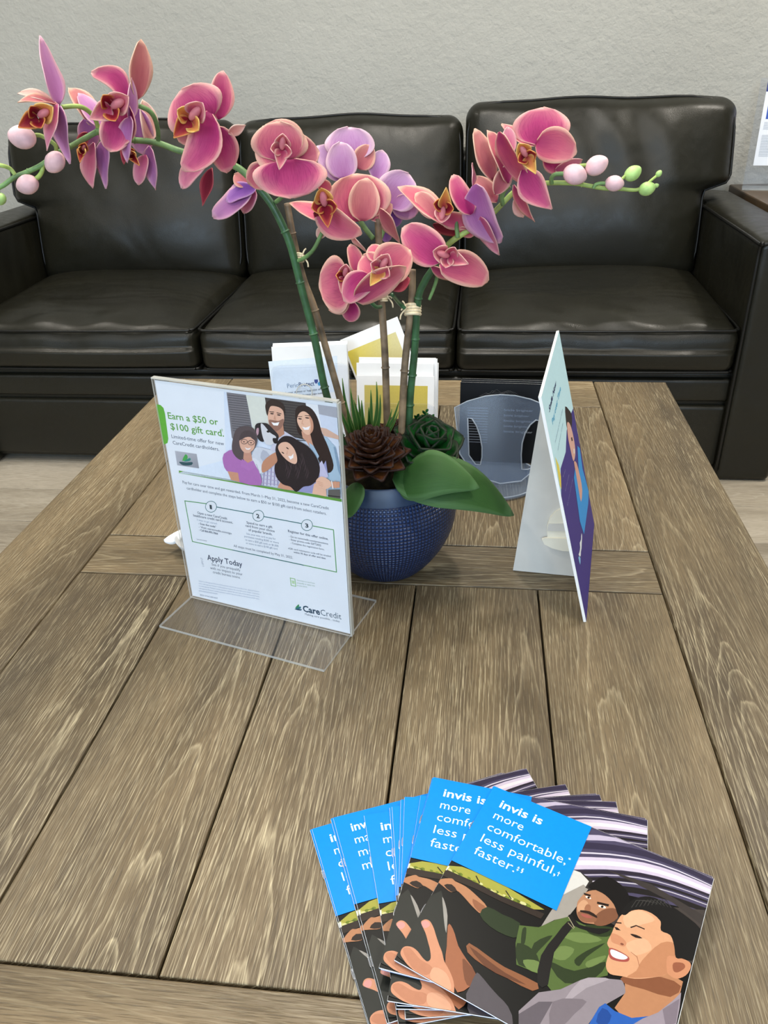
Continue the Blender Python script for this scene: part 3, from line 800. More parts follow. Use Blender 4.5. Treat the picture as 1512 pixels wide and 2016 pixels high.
# left spike, from its tip inwards
flower2(0.80, [
    (A(350, 480), A(237, 62), 36, 'lilac', 'p', dict(dt=.02, curl=0, bend=-.03)),
    (A(335, 480), A(107, 392), 17, 'cream', 's', dict(bend=.22, dt=-.02)),
    (A(340, 470), A(106, 440), 14, 'salmon', 's', dict(bend=.2, dt=-.035)),
    (A(345, 470), A(262, 738), 24, 'pink', 'p', dict(dt=-.02)),
    (A(358, 480), A(402, 828), 32, 'lilac', 'p', dict(dt=.01, bend=.05))],
    [(A(222, 545), 52, 150, dict(kind='lipy', mids='lip', lat='lip'))])
flower2(0.855, [
    (A(560, 600), A(415, 362), 40, 'salmon', 'o', dict(bend=.1)),
    (A(600, 610), A(470, 392), 34, 'lilac', 'o'),
    (A(500, 560), A(545, 735), 42, 'lilac', 'o', dict(bend=-.05))])
flower2(0.84, [
    (A(560, 700), A(535, 972), 28, 'pink', 'o', dict(bend=.08)),
    (A(622, 672), A(615, 975), 28, 'lilac', 'p'),
    (A(520, 640), A(470, 720), 20, 'crimson', 'o')], [(A(492, 745), 24, 110, dict(kind='lip'))])
flower2(0.815, [
    (A(815, 440), A(858, 82), 42, 'salmon', 'o', dict(dt=.02, bend=-.03)),
    (A(770, 640), A(725, 826), 22, 'crimson', 'p'),
    (A(760, 440), A(545, 276), 44, 'magenta', 'r', dict(bend=.24, dt=-.01)),
    (A(690, 560), A(650, 748), 58, 'magenta', 'r', dict(bend=-.06, dt=-.01)),
    (A(760, 470), A(640, 720), 46, 'magenta', 'r', dict(bend=-.18)),
    (A(772, 560), A(797, 314), 22, 'lilac', 'p'),
    (A(775, 540), A(742, 818), 28, 'lilac', 'p', dict(bend=.03))],
    [(A(660, 490), 58, 150, dict(kind='lipp', mids='lipp', lat='lip'))])
flower2(0.85, [
    (A(830, 500), A(850, 780), 50, 'lilac', 'o'),
    (A(880, 700), A(860, 440), 34, 'cream', 'o', dict(bend=.08)),
    (A(868, 770), A(812, 950), 27, 'pink', 'o'),
    (A(890, 720), A(912, 982), 28, 'lilac', 'p')], [(A(785, 770), 24, 60, dict(kind='lip'))])
flower2(0.825, [
    (A(1300, 560), A(1332, 266), 48, 'magenta', 'o', dict(dt=.02)),
    (A(1360, 640), A(1466, 600), 20, 'cream', 'p'),
    (A(1265, 600), A(1360, 880), 62, 'magenta', 'r', dict(bend=-.06)),
    (A(1150, 600), A(1060, 700), 40, 'salmon', 'o'),
    (A(1225, 590), A(1075, 385), 124, 'magenta', 'r', dict(cup=.12, dt=-.004)),
    (A(1250, 520), A(1085, 865), 66, 'magenta', 'r', dict(bend=-.16, dt=-.012))],
    [(A(1130, 560), 58, 130, dict(kind='lipp', mids='lip', lat='lipy'))])
flower2(0.86, [
    (A(1225, 800), A(1070, 968), 36, 'pink', 'o', dict(bend=.08)),
    (A(1262, 850), A(1190, 1074), 24, 'crimson', 'p', dict(bend=-.06))])
flower2(0.85, [
    (B(320, 440), B(240, 370), 28, 'salmon', 'o'),
    (B(345, 450), B(105, 622), 40, 'lilac', 'r', dict(bend=-.08)),
    (B(370, 470), B(290, 604), 28, 'pink', 'o'),
    (B(375, 455), B(190, 530), 30, 'purple', 'o', dict(bend=.1))])
flower2(0.80, [
    (B(455, 330), B(330, 440), 52, 'coral', 'r'),
    (B(745, 425), B(826, 470), 26, 'coral', 'o'),
    (B(560, 275), B(750, 238), 70, 'coral', 'o', dict(dt=0, bend=-.05)),
    (B(590, 285), B(425, 78), 106, 'coral', 'r', dict(dt=0, bend=-.04)),
    (B(520, 290), B(510, 58), 112, 'coral', 'r', dict(dt=0, cup=.1)),
    (B(570, 285), B(590, 512), 146, 'magenta', 'r', dict(dt=-.012, cup=.1))],
    [(B(530, 225), 44, 95, dict(kind='lipp', mids='lipp', lat='lipp'))])
flower2(0.90, [
    (B(935, 290), B(930, 88), 98, 'pale', 'r'),
    (B(1085, 400), B(1132, 226), 44, 'pale', 'o'),
    (B(985, 340), B(1060, 196), 44, 'salmon', 'r'),
    (B(885, 410), B(735, 198), 52, 'pale', 'o', dict(bend=.08)),
    (B(900, 400), B(878, 176), 62, 'pale', 'r', dict(bend=-.03))])
flower2(0.885, [
    (B(1150, 640), B(1150, 785), 28, 'purple', 'o'),
    (B(1180, 570), B(1210, 695), 34, 'purple', 'o'),
    (B(1190, 540), B(1345, 600), 46, 'lilac', 'r'),
    (B(1160, 560), B(1290, 370), 84, 'pale', 'r')])
flower2(0.85, [
    (B(1000, 650), B(965, 365), 128, 'coral', 'r', dict(cup=.3)),
    (B(1060, 640), B(1190, 550), 34, 'salmon', 'o'),
    (B(1010, 650), B(1030, 392), 62, 'salmon', 'r', dict(cup=.25)),
    (B(1115, 575), B(1222, 792), 26, 'salmon', 'p', dict(bend=-.05))])
flower2(0.82, [
    (B(790, 690), B(735, 752), 20, 'cream', 'o'),
    (B(800, 640), B(575, 530), 34, 'coral', 'p'),
    (B(940, 740), B(1026, 840), 9, 'cream', 'p', dict(bend=-.1)),
    (B(740, 560), B(995, 735), 56, 'coral', 'r', dict(bend=.1, dt=-.015)),
    (B(720, 600), B(850, 690), 20, 'crimson', 'o')],
    [(B(785, 560), 50, 80, dict(kind='lipy', mids='lip', lat='lip'))])
flower2(0.80, [
    (D(700, 170), D(660, 0), 30, 'coral', 'r', dict(bend=.06)),
    (D(680, 360), D(650, 492), 36, 'magenta', 'o'),
    (D(650, 250), D(465, 262), 110, 'coral', 'r', dict(dt=-.008)),
    (D(650, 330), D(520, 410), 44, 'coral', 'o')],
    [(D(625, 205), 36, 100, dict(kind='lipp', mids='lipp', lat='lip'))])
flower2(0.775, [
    (D(900, 270), D(1032, 212), 34, 'crimson', 'o'),
    (D(840, 110), D(790, 0), 36, 'coral', 'o'),
    (D(850, 200), D(1025, 30), 80, 'coral', 'r', dict(bend=-.05)),
    (D(840, 200), D(735, 70), 60, 'coral', 'r'),
    (D(790, 200), D(625, 360), 54, 'magenta', 'r', dict(bend=.1, dt=-.012)),
    (D(690, 340), D(1010, 165), 52, 'coral', 'r', dict(bend=-.07, dt=-.012))],
    [(D(850, 155), 46, 120, dict(kind='lipp', mids='lipy', lat='lipp'))])
flower2(0.80, [
    (Cc(240, 905), Cc(418, 990), 20, 'coral', 'p'),
    (Cc(300, 870), Cc(90, 690), 72, 'magenta', 'r', dict(bend=-.02)),
    (Cc(290, 880), Cc(548, 985), 66, 'coral', 'r', dict(bend=-.06))],
    [(Cc(335, 850), 46, 20, dict(kind='lipp', mids='lipp', lat='lipp'))])
flower2(0.835, [
    (Cc(250, 680), Cc(440, 730), 22, 'crimson', 'o'),
    (Cc(390, 700), Cc(466, 745), 18, 'coral', 'o'),
    (Cc(330, 690), Cc(72, 462), 40, 'coral', 'o', dict(bend=.05)),
    (Cc(270, 640), Cc(160, 508), 38, 'salmon', 'r'),
    (Cc(290, 640), Cc(462, 680), 34, 'coral', 'r')],
    [(Cc(305, 590), 42, -80, dict(kind='lipp', mids='lipy', lat='lip'))])
flower2(0.82, [
    (Cc(500, 640), Cc(592, 852), 30, 'pink', 'p'),
    (Cc(462, 480), Cc(466, 350), 7, 'pink', 'p'),
    (Cc(455, 625), Cc(360, 412), 40, 'magenta', 'r', dict(bend=-.08)),
    (Cc(470, 470), Cc(600, 790), 62, 'lilac', 'r', dict(bend=.12))])
flower2(0.835, [
    (Cc(590, 560), Cc(472, 420), 34, 'salmon', 'o'),
    (Cc(690, 540), Cc(722, 650), 22, 'cream', 'o'),
    (Cc(570, 450), Cc(484, 162), 38, 'salmon', 'o', dict(bend=-.05)),
    (Cc(650, 320), Cc(652, 158), 30, 'pink', 'o'),
    (Cc(650, 460), Cc(552, 172), 34, 'coral', 'o', dict(bend=.05)),
    (Cc(580, 520), Cc(660, 360), 34, 'salmon', 'o'),
    (Cc(680, 470), Cc(778, 676), 20, 'coral', 'p'),
    (Cc(725, 390), Cc(880, 600), 58, 'magenta', 'p', dict(bend=.06, dt=-.01)),
    (Cc(600, 190), Cc(752, 475), 38, 'coral', 'o', dict(bend=.06))],
    [(Cc(748, 320), 42, 60, dict(kind='lipy', mids='lipy', lat='lip'))])
flower2(0.855, [
    (Cc(900, 390), Cc(1048, 345), 24, 'pink', 'o'),
    (Cc(840, 320), Cc(935, 400), 34, 'magenta', 'o'),
    (Cc(810, 255), Cc(616, 136), 30, 'coral', 'p', dict(bend=-.08)),
    (Cc(820, 255), Cc(828, 54), 112, 'magenta', 'r', dict(cup=.15)),
    (Cc(800, 250), Cc(1012, 300), 66, 'coral', 'r', dict(bend=-.06, dt=-.01))])

# buds
for (c, r, ax, Y, m) in ((A(130, 665), 25, A(40, 650), .79, M_BUDP), (A(325, 815), 21, A(300, 850), .80, M_BUDP), (A(162, 948), 21, A(130, 960), .79, M_BUDP), (A(6, 1035), 11, A(0, 1060), .78, M_BUDG),
                         (Cc(1005, 415), 22, Cc(1050, 430), .835, M_BUDP), (Cc(1120, 366), 21, Cc(1160, 345), .84, M_BUDP), (Cc(1215, 462), 17, Cc(1250, 465), .84, M_BUDP), (Cc(1312, 408), 16, Cc(1345, 385), .845, M_BUDG),
                         (Cc(1388, 490), 15, Cc(1420, 480), .845, M_BUDG), (Cc(1450, 410), 6.5, Cc(1470, 385), .848, M_BUDG), (Cc(1436, 474), 5, Cc(1450, 470), .848, M_BUDG)):
    p = at(*c, Y); k = mpp(p) * r; b = bmesh.new()
    d = (at(*ax, Y) - p).normalized() * -1
    ellipsoid(b, p, (k * .92, k * .88, k * 1.1), -d, 18, 0, 0.18)
    # seams of the closed sepals
    obj('bud', b, m, orchid)

# stems
def stem(name, pts, mats, rpx, nodes=(), seg=10, n=8, parent=None):
    P = [at(x, y, Y) for x, y, Y in pts]; S = spline(P, n); r0 = mpp(P[len(P) // 2])
    rr = rpx if isinstance(rpx, (list, tuple)) else (rpx, rpx)
    R = [(rr[0] + (rr[1] - rr[0]) * i / (len(S) - 1)) * r0 for i in range(len(S))]
    if nodes:                                       # swollen joints of the cane
        S2, R2 = [], []
        cum = [0.0]
        for i in range(1, len(S)): cum.append(cum[-1] + (S[i] - S[i - 1]).length)
        marks = [t * cum[-1] for t in nodes]
        stops = sorted(cum + [m + d * r0 for m in marks for d in (-3.0, -1.6, -0.5, 0.5, 1.4, 2.6)])
        for q in stops:
            if q < 0 or q > cum[-1]: continue
            i = max(0, min(len(S) - 2, next((k for k in range(len(cum) - 1) if cum[k + 1] >= q), len(S) - 2)))
            f = (q - cum[i]) / max(1e-9, cum[i + 1] - cum[i]); p = S[i].lerp(S[i + 1], f)
            if S2 and (p - S2[-1]).length < 1e-5: continue
            w = max((math.exp(-((q - m) / (1.1 * r0)) ** 2) for m in marks))
            S2.append(p); R2.append((R[i] + (R[i + 1] - R[i]) * f) * (1 + 0.30 * w))
        S, R = S2, R2
    b = bmesh.new(); tube(b, S, R, seg)
    o = obj(name, b, mats, parent or orchid)
    return o
Yb = 0.845
stem('flower_stem', [(688, 905, .83), (645, 785, .83), (620, 670, .83), (594, 569, .83), (574, 490, .83), (558, 448, .83), (536, 405, .83), (512, 372, .83)], M_STEMD, (8, 7.5), (.1, .3, .5, .68, .85))
stem('flower_stem', [(514, 374, .83), (490, 348, .832), (466, 329, .835), (437, 318, .84), (407, 311, .85), (375, 303, .85), (347, 295, .85), (318, 284, .85), (291, 278, .845), (258, 275, .84), (228, 266, .835), (198, 258, .83), (170, 271, .825), (145, 285, .82), (113, 302, .81), (83, 324, .80), (55, 338, .795), (30, 348, .79), (8, 364, .785), (-4, 372, .783), (-2, 388, .782)], M_STEM, (7, 4.2), (.2, .48, .6, .7, .86))
for P, m, r in (
    ([(30, 345, .79), (20, 332, .79), (4, 326, .785), (-10, 325, .785)], M_STEMY, 4),
    ([(195, 258, .832), (187, 234, .828), (172, 217, .82), (152, 209, .81), (122, 211, .80)], M_STEMY, 4.6),
    ([(311, 281, .85), (311, 258, .845), (304, 232, .84), (292, 217, .835), (272, 208, .83)], M_STEM, 4.6),
    ([(84, 322, .80), (83, 336, .80), (76, 348, .795), (64, 356, .79)], M_STEMY, 4.4),
    ([(110, 303, .81), (108, 285, .805), (80, 267, .80), (60, 268, .795)], M_STEMY, 4),
    ([(106, 304, .81), (110, 312, .805)], M_STEMY, 4.4),
    ([(407, 311, .85), (398, 318, .85), (410, 322, .85), (425, 310, .845)], M_STEM, 4),
    ([(585, 514, .83), (602, 506, .825), (618, 490, .82), (634, 458, .82)], M_STEM, 4),
    ([(543, 398, .83), (555, 388, .825), (566, 372, .82)], M_STEM, 4.4),
    ([(797, 607, .825), (785, 596, .82), (772, 580, .79)], M_STEMD, 3.8),
    ([(750, 604, .83), (740, 604, .82), (727, 592, .81)], M_STEMD, 3.8),
    ([(901, 468, .83), (899, 448, .83), (899, 432, .83), (905, 421, .83), (917, 414, .825)], M_STEM, 4.2),
    ([(990, 404, .84), (988, 390, .838), (992, 376, .836), (1003, 366, .834)], M_STEM, 4.4),
    ([(1086, 362, .84), (1086, 350, .838), (1094, 343, .836), (1112, 342, .835)], M_STEM, 4.2),
    ([(1122, 338, .836), (1140, 327, .838), (1156, 325, .84)], M_STEMY, 3.4),
    ([(1168, 371, .84), (1172, 364, .84), (1182, 361, .84), (1196, 361, .84)], M_STEM, 3.4),
    ([(1224, 353, .84), (1231, 346, .843)], M_STEMY, 3),
    ([(1276, 360, .845), (1288, 350, .847), (1297, 343, .848)], M_STEMY, 2.6),
    ([(1273, 363, .845), (1292, 367, .848)], M_STEMY, 2.2),
    ([(735, 470, .85), (712, 440, .86), (704, 418, .87)], M_STEM, 5),
    ([(748, 470, .85), (760, 440, .87), (766, 416, .88)], M_STEM, 5)):
    stem('pedicel', P, m, r, seg=8)
stem('flower_stem', [(803, 912, .845), (807, 791, .845), (812, 735, .842), (817, 683, .84), (823, 591, .838), (836, 555, .836), (852, 530, .835), (868, 505, .835)], M_STEMD, (8.5, 6.5), (.03, .14, .3, .45, .62, .8))
stem('flower_stem', [(845, 590, .842), (858, 556, .84), (862, 530, .838)], M_STEM, (3, 4))
stem('flower_stem', [(866, 508, .835), (882, 482, .835), (908, 462, .836), (938, 445, .838), (965, 425, .84), (990, 400, .842), (1012, 378, .842), (1040, 364, .842), (1086, 360, .842), (1130, 361, .842), (1160, 366, .842), (1190, 371, .843), (1222, 372, .844), (1252, 374, .845), (1274, 366, .846)], M_STEMY, (6.5, 3.2), (.55, .72, .85))
for P, nodes, r in (
    ([(700, 905, .845), (672, 795, .845), (650, 715, .845), (620, 610, .845), (598, 550, .845), (580, 480, .845), (565, 400, .845)], (.25, .62, .9), (7.5, 6)),
    ([(764, 905, .85), (762, 830, .85), (758, 702, .85), (751, 588, .85), (747, 500, .85), (744, 430, .85)], (.42, .7), (8, 6.5)),
    ([(787, 905, .84), (790, 860, .84), (797, 721, .84), (810, 600, .84), (812, 531, .84)], (.5,), (8, 6.5))):
    stem('support_stake', P, M_STAKE, r, nodes)
for (c, Y, w, h) in ((D(335, 90), .838, 20, 14), (D(1048, 412), .838, 26, 20), (D(868, 338), .85, 12, 12)):
    b = bmesh.new(); p = at(*c, Y); k = mpp(p); ax = C_U
    for j in range(4):
        pts = [p + C_R * (math.cos(2 * PI * t / 20) * w * .55 * k) + C_F * (math.sin(2 * PI * t / 20) * w * .42 * k) + C_U * ((j - 1.5) * h * .26 * k + math.sin(2 * PI * t / 20 + j) * k * 1.2) for t in range(20)]
        tube(b, pts, h * .17 * k, 6, closed=True)
    s = 1 if c[0] < 700 or c[0] < 780 else -1
    for j in range(3):
        q = p + C_R * (s * w * .5 * k) - C_F * .008
        tube(b, spline([q, q + (C_R * s * (4 + 3 * j) + C_U * (10 - 11 * j)) * k, q + (C_R * s * (8 + 2 * j) + C_U * (14 - 18 * j)) * k], 4), 1.6 * k, 5)
    obj('raffia_tie', b, M_RAFFIA, orchid)

# leaves, succulents and grass in the pot
def leaf(base, tip, w, dt, Y, belly, mats=(M_LEAF, M_LEAFB), up=(0, 0, 1), cup=-.28, shape=None, bend=0.0, curl=0.0, name='leaf'):
    Bp = at(*base, Y); T = at(*tip, Y + dt); L = T - Bp; vd = ((Bp + T) / 2 - CAM).normalized()
    N = V(up).normalized(); Wv = N.cross(L).normalized(); N = L.cross(Wv).normalized()
    if N.z < 0: N = -N
    Wv = Wv * (w / 2 * mpp(Bp))
    b = bmesh.new(); sheet(b, Bp, T, Wv, N, shape or pf(.75, .6), 20, 10, cup, curl, .0012, (0, 1), bend=bend, belly=belly)
    return obj(name, b, list(mats), orchid)
leaf((775, 935), (1012, 1014), 122, .015, .79, .20, up=(0.25, -.55, .85), bend=.02, shape=pf(.72, .65, .25))
leaf((784, 950), (944, 960), 104, -.015, .785, .20, up=(0.0, -.75, .75), bend=.10, shape=pf(.70, .65, .3))
leaf((705, 950), (684, 1020), 50, -.02, .775, .12, up=(-.5, -.8, .3))
leaf((760, 900), (880, 895), 60, .05, .83, .1, up=(.1, -.4, .9))
def rosette(name, c, R, nlev, per, mats, tilt, lw, cup=.35, up0=78, up1=12, pointy=POINT, hgt=0.4):
    b = bmesh.new(); Q = V(tilt).normalized(); U = Q.orthogonal().normalized(); W = Q.cross(U); g = 0
    for lv in range(nlev):
        t = lv / max(1, nlev - 1); el = math.radians(up0 + (up1 - up0) * t); L = R * (0.42 + 0.58 * t)
        for k in range(per + lv // 2):
            a = 2 * PI * (k / (per + lv // 2)) + lv * 2.4; o = U * math.cos(a) + W * math.sin(a)
            d = o * math.cos(el) + Q * math.sin(el); N = Q * math.cos(el) - o * math.sin(el)
            Bp = c + Q * (R * hgt * (1 - t)) + o * R * .06; T = Bp + d * L; side = Q.cross(o)
            sheet(b, Bp, T, side * (L * lw), N, pointy, 7, 6, cup, -.06, .0022, (0, 1))
    return obj(name, b, list(mats), orchid)
rosette('brown_succulent', at(737, 915, .806), .045, 8, 6, (M_ROSB, M_ROSB), (0, -.35, .93), .36, hgt=.8, up0=80, up1=22, cup=.5)
rosette('green_succulent', at(838, 892, .84), .046, 4, 4, (M_ROSG, M_ROSG), (.25, -.35, .9), .66, cup=.5, up0=82, up1=24, pointy=pf(.8, .6, .3), hgt=.5)
rosette('dark_succulent', at(775, 868, .865), .032, 5, 6, (M_ROSB, M_ROSB), (0, -.2, .98), .34)
def tuft(name, c, Y, blades, mats):
    b = bmesh.new()
    for (dx, tipx, tipy, dt, w, bd) in blades:
        Bp = at(c[0] + dx, c[1], Y); T = at(tipx, tipy, Y + dt); vd = (Bp - CAM).normalized(); L = T - Bp
        Wv = vd.cross(L).normalized() * (w / 2 * mpp(Bp)); N = L.cross(Wv).normalized()
        if N.dot(vd) > 0: N = -N
        sheet(b, Bp, T, Wv, N, pf(.55, .5, .55), 12, 3, .5, .05, .0006, (0, 1), bend=bd)
    return obj(name, b, list(mats), orchid)
tuft('grass_tuft', (716, 880), .835, [(-8, 674, 745, .02, 9, -.05), (-6, 664, 790, .0, 8, -.05), (-2, 690, 765, .01, 10, -.03), (0, 697, 790, -.01, 9, 0.02), (0, 705, 778, .02, 7, 0), (-6, 684, 800, -.02, 8, -.06)], (M_GRASS, M_GRASS))
tuft('grass_tuft', (722, 878), .83, [(0, 712, 790, 0, 10, -.02), (4, 741, 752, .02, 8, .06), (4, 748, 778, .01, 8, .08), (6, 785, 790, .01, 8, .1), (6, 770, 808, -.01, 7, .1), (2, 730, 768, .02, 9, .03), (6, 783, 812, 0, 6, .12), (3, 726, 806, -.02, 12, .02)], (M_GRASS, M_GRASS))
b = bmesh.new(); rn = random.Random(9)
for (bx, by, tx, ty) in ((834, 858, 838, 812), (838, 858, 820, 822), (838, 858, 850, 822), (826, 860, 812, 830)):
    for i in range(9):
        t = .35 + .65 * i / 8; Bp = at(bx + (tx - bx) * t, by + (ty - by) * t, .86); s = (-1) ** i
        T = at(bx + (tx - bx) * t + s * (12 - 7 * t), by + (ty - by) * t - 7, .86 + rn.uniform(-.01, .01)); L = T - Bp; vd = (Bp - CAM).normalized()
        Wv = vd.cross(L).normalized() * .0016; sheet(b, Bp, T, Wv, -vd, STRAP, 4, 2, .2, 0, .0006, (0, 0))
    tube(b, spline([at(bx, by, .86), at((bx + tx) / 2, (by + ty) / 2, .86), at(tx, ty, .86)], 5), .0011, 6)
obj('fern_sprig', b, [M_ROSG], orchid)

# ================================================================== the flyer in its acrylic holder
HX = V((0.95980, -0.28069, 0)); HD = V((-0.28069, -0.95980, 0))           # along the panel; towards the reader
th_ = math.radians(-1.0); HU = (V((0, 0, 1)) * math.cos(th_) + HD * math.sin(th_)).normalized()
HO = V((-0.347, 0.759, TZ + 0.0034)); HN = HX.cross(HU)
stand = thing('acrylic_sign_holder', 'clear upright acrylic sign holder holding the gift card flyer on the table', 'sign holder', (-0.241, 0.728, TZ))
acrylic_l(stand, HO, HX, HU, HN, 0.2205, 0.284, 0.0012)
b = bmesh.new(); f0 = on(314, 1234, TZ + .001); f1 = on(638, 1322, TZ + .001); r1 = on(741, 1184, TZ + .001); r0 = f0 + (r1 - f1)
prism(b, [V((q.x, q.y, TZ + .0001)) for q in (f0, f1, r1, r0)], V((0, 0, .0032)))
for f in b.faces:
    if abs(f.normal.z) < .5: f.material_index = 1
obj('base', b, [M_ACR, M_ACRE], stand, smooth=False)
b = bmesh.new(); o1 = HO + HX * .2206 + HU * .0005; prism(b, [o1 + HN * .0030, o1 - HN * .0030, o1 - HN * .0030 + HU * .283, o1 + HN * .0030 + HU * .283], HX * .0016); obj('side_edge', b, M_ACRE, stand, smooth=False)
b = bmesh.new(); o1 = HO + HU * .2842; prism(b, [o1 + HN * .0030, o1 - HN * .0030, o1 + HX * .2205 - HN * .0030, o1 + HX * .2205 + HN * .0030], HU * .0014); obj('top_edge', b, M_ACRE, stand, smooth=False)
FO = HO + HX * .002 + HU * .0015; FW, FH = 0.2165, 0.2805
b = bmesh.new(); prism(b, [FO - HN * .00025, FO + HX * FW - HN * .00025, FO + HX * FW + HU * FH - HN * .00025, FO + HU * FH - HN * .00025], HN * .00025)
flyer = obj('flyer', b, M_PAPER, None, FO, smooth=False)
props(flyer, 'gift card flyer with a family photograph, standing in the front acrylic holder', 'flyer')
S = Print(FO, HX, HU, 0.00002)
def Z4(x, y): return (300 + x / 3.877, 740 + y / 3.877)
def Z6(x, y): return (280 + x / 3.15, 720 + y / 3.15)
S.tf = Z4
SK, SK2 = (232, 184, 156), (206, 148, 120)
S.poly([(545, 121), (1409, 238), (1441, 935), (202, 740), (330, 700), (560, 640)], (226, 232, 240), cols=[(222, 228, 238), (222, 226, 234), (222, 226, 234), (236, 242, 248), (236, 242, 248), (232, 238, 246)])
S.poly([(566, 125), (718, 145), (765, 420), (700, 430), (640, 520), (606, 470)], (128, 122, 124))
for k in range(16): S.line([(572 + k * 3, 146 + k * 18), (716 + k * 3, 162 + k * 18)], .0009, (92, 87, 90))
S.poly([(715, 144), (900, 168), (910, 420), (770, 420)], (228, 226, 210))
S.poly([(860, 164), (1172, 206), (1210, 500), (900, 420)], (78, 70, 66))
for k in range(15): S.line([(980, 192 + k * 20), (1180, 215 + k * 20)], .0009, (56, 50, 48))
S.poly([(1172, 207), (1265, 219), (1320, 440), (1220, 420)], (232, 232, 234)); S.poly([(1265, 219), (1408, 238), (1414, 320), (1275, 290)], (168, 168, 176))
S.poly([(1275, 290), (1414, 320), (1425, 480), (1300, 440)], (206, 212, 226)); S.poly([(1280, 390), (1330, 400), (1424, 455), (1426, 485), (1310, 455)], (212, 172, 150))
# tall woman: hair, face, blouse
S.poly([(1190, 480), (1330, 465), (1400, 540), (1436, 700), (1441, 900), (1350, 880), (1280, 640)], (168, 190, 206)); S.poly([(1385, 540), (1400, 540), (1436, 700), (1441, 770), (1420, 720)], (132, 156, 178))
S.poly([(1093, 275), (1110, 235), (1152, 221), (1208, 240), (1250, 290), (1275, 350), (1300, 440), (1345, 540), (1386, 680), (1360, 735), (1320, 720), (1260, 620), (1200, 500), (1120, 440), (1098, 350)], (46, 32, 30), smooth=3)
S.poly([(1140, 420), (1205, 430), (1225, 510), (1262, 600), (1215, 560), (1180, 500), (1150, 470)], (206, 152, 126)); S.poly([(1196, 505), (1232, 530), (1275, 610), (1262, 640), (1215, 580)], (164, 186, 204)); S.poly([(1120, 290), (1155, 268), (1195, 290), (1228, 345), (1230, 410), (1200, 446), (1170, 440), (1130, 395), (1108, 340)], SK, smooth=4)
S.poly([(1195, 290), (1228, 345), (1230, 410), (1205, 440), (1214, 380)], SK2, smooth=3)
S.poly([(1145, 385), (1175, 392), (1208, 380), (1196, 408), (1165, 410)], (248, 240, 238)); S.ell(1130, 325, 15, 5, (60, 40, 38), 8); S.ell(1185, 318, 16, 5, (60, 40, 38), 8); S.line([(1112, 308), (1146, 308)], .0006, (60, 40, 36)); S.line([(1168, 300), (1204, 302)], .0006, (60, 40, 36)); S.line([(1152, 330), (1144, 362), (1160, 366)], .0005, SK2)
# man: shirt, head
S.poly([(940, 470), (1010, 418), (1108, 478), (1125, 640), (960, 840), (838, 830), (850, 700)], (208, 204, 218))
for k in range(5): S.line([(860 + k * 26, 700), (850 + k * 28, 832)], .0012, (140, 136, 172))
for k in range(4): S.line([(842, 722 + k * 30), (966, 738 + k * 30)], .0008, (176, 160, 190))
S.poly([(905, 350), (1000, 350), (1012, 440), (955, 480), (925, 440)], (188, 134, 108))
S.poly([(888, 250), (920, 225), (985, 235), (1008, 285), (1008, 350), (985, 395), (950, 416), (915, 395), (890, 345)], (226, 176, 150), smooth=4)
S.poly([(892, 335), (930, 335), (968, 340), (1006, 325), (1002, 372), (972, 408), (945, 418), (912, 396)], (150, 108, 92), smooth=3)
S.poly([(868, 215), (900, 180), (935, 176), (985, 195), (1012, 235), (1014, 300), (1002, 262), (970, 236), (915, 226), (896, 250), (884, 300), (872, 268)], (52, 38, 34), smooth=3)
S.poly([(912, 350), (940, 356), (974, 350), (962, 376), (930, 374)], (250, 246, 244)); S.ell(918, 285, 14, 5, (62, 44, 40), 5); S.ell(970, 295, 14, 5, (62, 44, 40), 10); S.line([(900, 270), (932, 272)], .0008, (60, 42, 38)); S.line([(955, 278), (988, 286)], .0008, (60, 42, 38)); S.poly([(940, 290), (930, 328), (950, 334)], (206, 152, 126))
# dog
S.poly([(770, 590), (800, 540), (900, 560), (950, 590), (930, 660), (870, 730), (800, 745), (748, 735), (735, 660)], (208, 210, 218), smooth=3); S.poly([(850, 560), (900, 600), (870, 660), (830, 620)], (180, 182, 194), smooth=2)
S.poly([(788, 400), (800, 362), (840, 355), (885, 362), (930, 405), (968, 450), (960, 490), (930, 505), (880, 480), (850, 500), (815, 480)], (40, 36, 40), smooth=3)
S.poly([(832, 372), (850, 365), (905, 430), (950, 462), (930, 515), (880, 520), (850, 470)], (214, 212, 214), smooth=3); S.poly([(925, 470), (965, 478), (955, 512), (930, 505)], (34, 30, 34), smooth=2); S.ell(890, 420, 13, 9, (20, 18, 20)); S.poly([(800, 400), (818, 395), (815, 440), (800, 450)], (190, 150, 160), smooth=2)
S.poly([(735, 650), (775, 620), (830, 660), (850, 725), (790, 748), (742, 720)], (222, 222, 228), smooth=3); S.line([(770, 680), (790, 735)], .0006, (150, 150, 160)); S.line([(800, 670), (820, 725)], .0006, (150, 150, 160))
S.poly([(850, 650), (940, 580), (985, 590), (960, 650), (880, 720), (842, 728)], (196, 138, 108), smooth=3)
# older woman
S.poly([(552, 590), (640, 555), (730, 620), (800, 690), (832, 760), (830, 832), (672, 806), (640, 740), (574, 722), (546, 660)], (176, 112, 176), smooth=2); S.poly([(580, 722), (660, 735), (672, 806), (606, 788)], SK2)
S.poly([(614, 560), (622, 470), (650, 400), (715, 378), (775, 395), (806, 450), (800, 520), (770, 570), (735, 600), (700, 640), (650, 620)], (86, 74, 76), smooth=3)
S.poly([(706, 560), (757, 570), (770, 640), (735, 660), (700, 630)], (202, 146, 124)); S.poly([(690, 630), (735, 662), (775, 640), (800, 690), (740, 720), (680, 680)], (180, 116, 180)); S.poly([(672, 480), (700, 450), (755, 450), (788, 490), (784, 545), (750, 580), (710, 580), (678, 540)], (222, 172, 148), smooth=4)
S.poly([(668, 490), (690, 425), (745, 410), (795, 445), (790, 490), (755, 462), (715, 465)], (74, 62, 64), smooth=2)
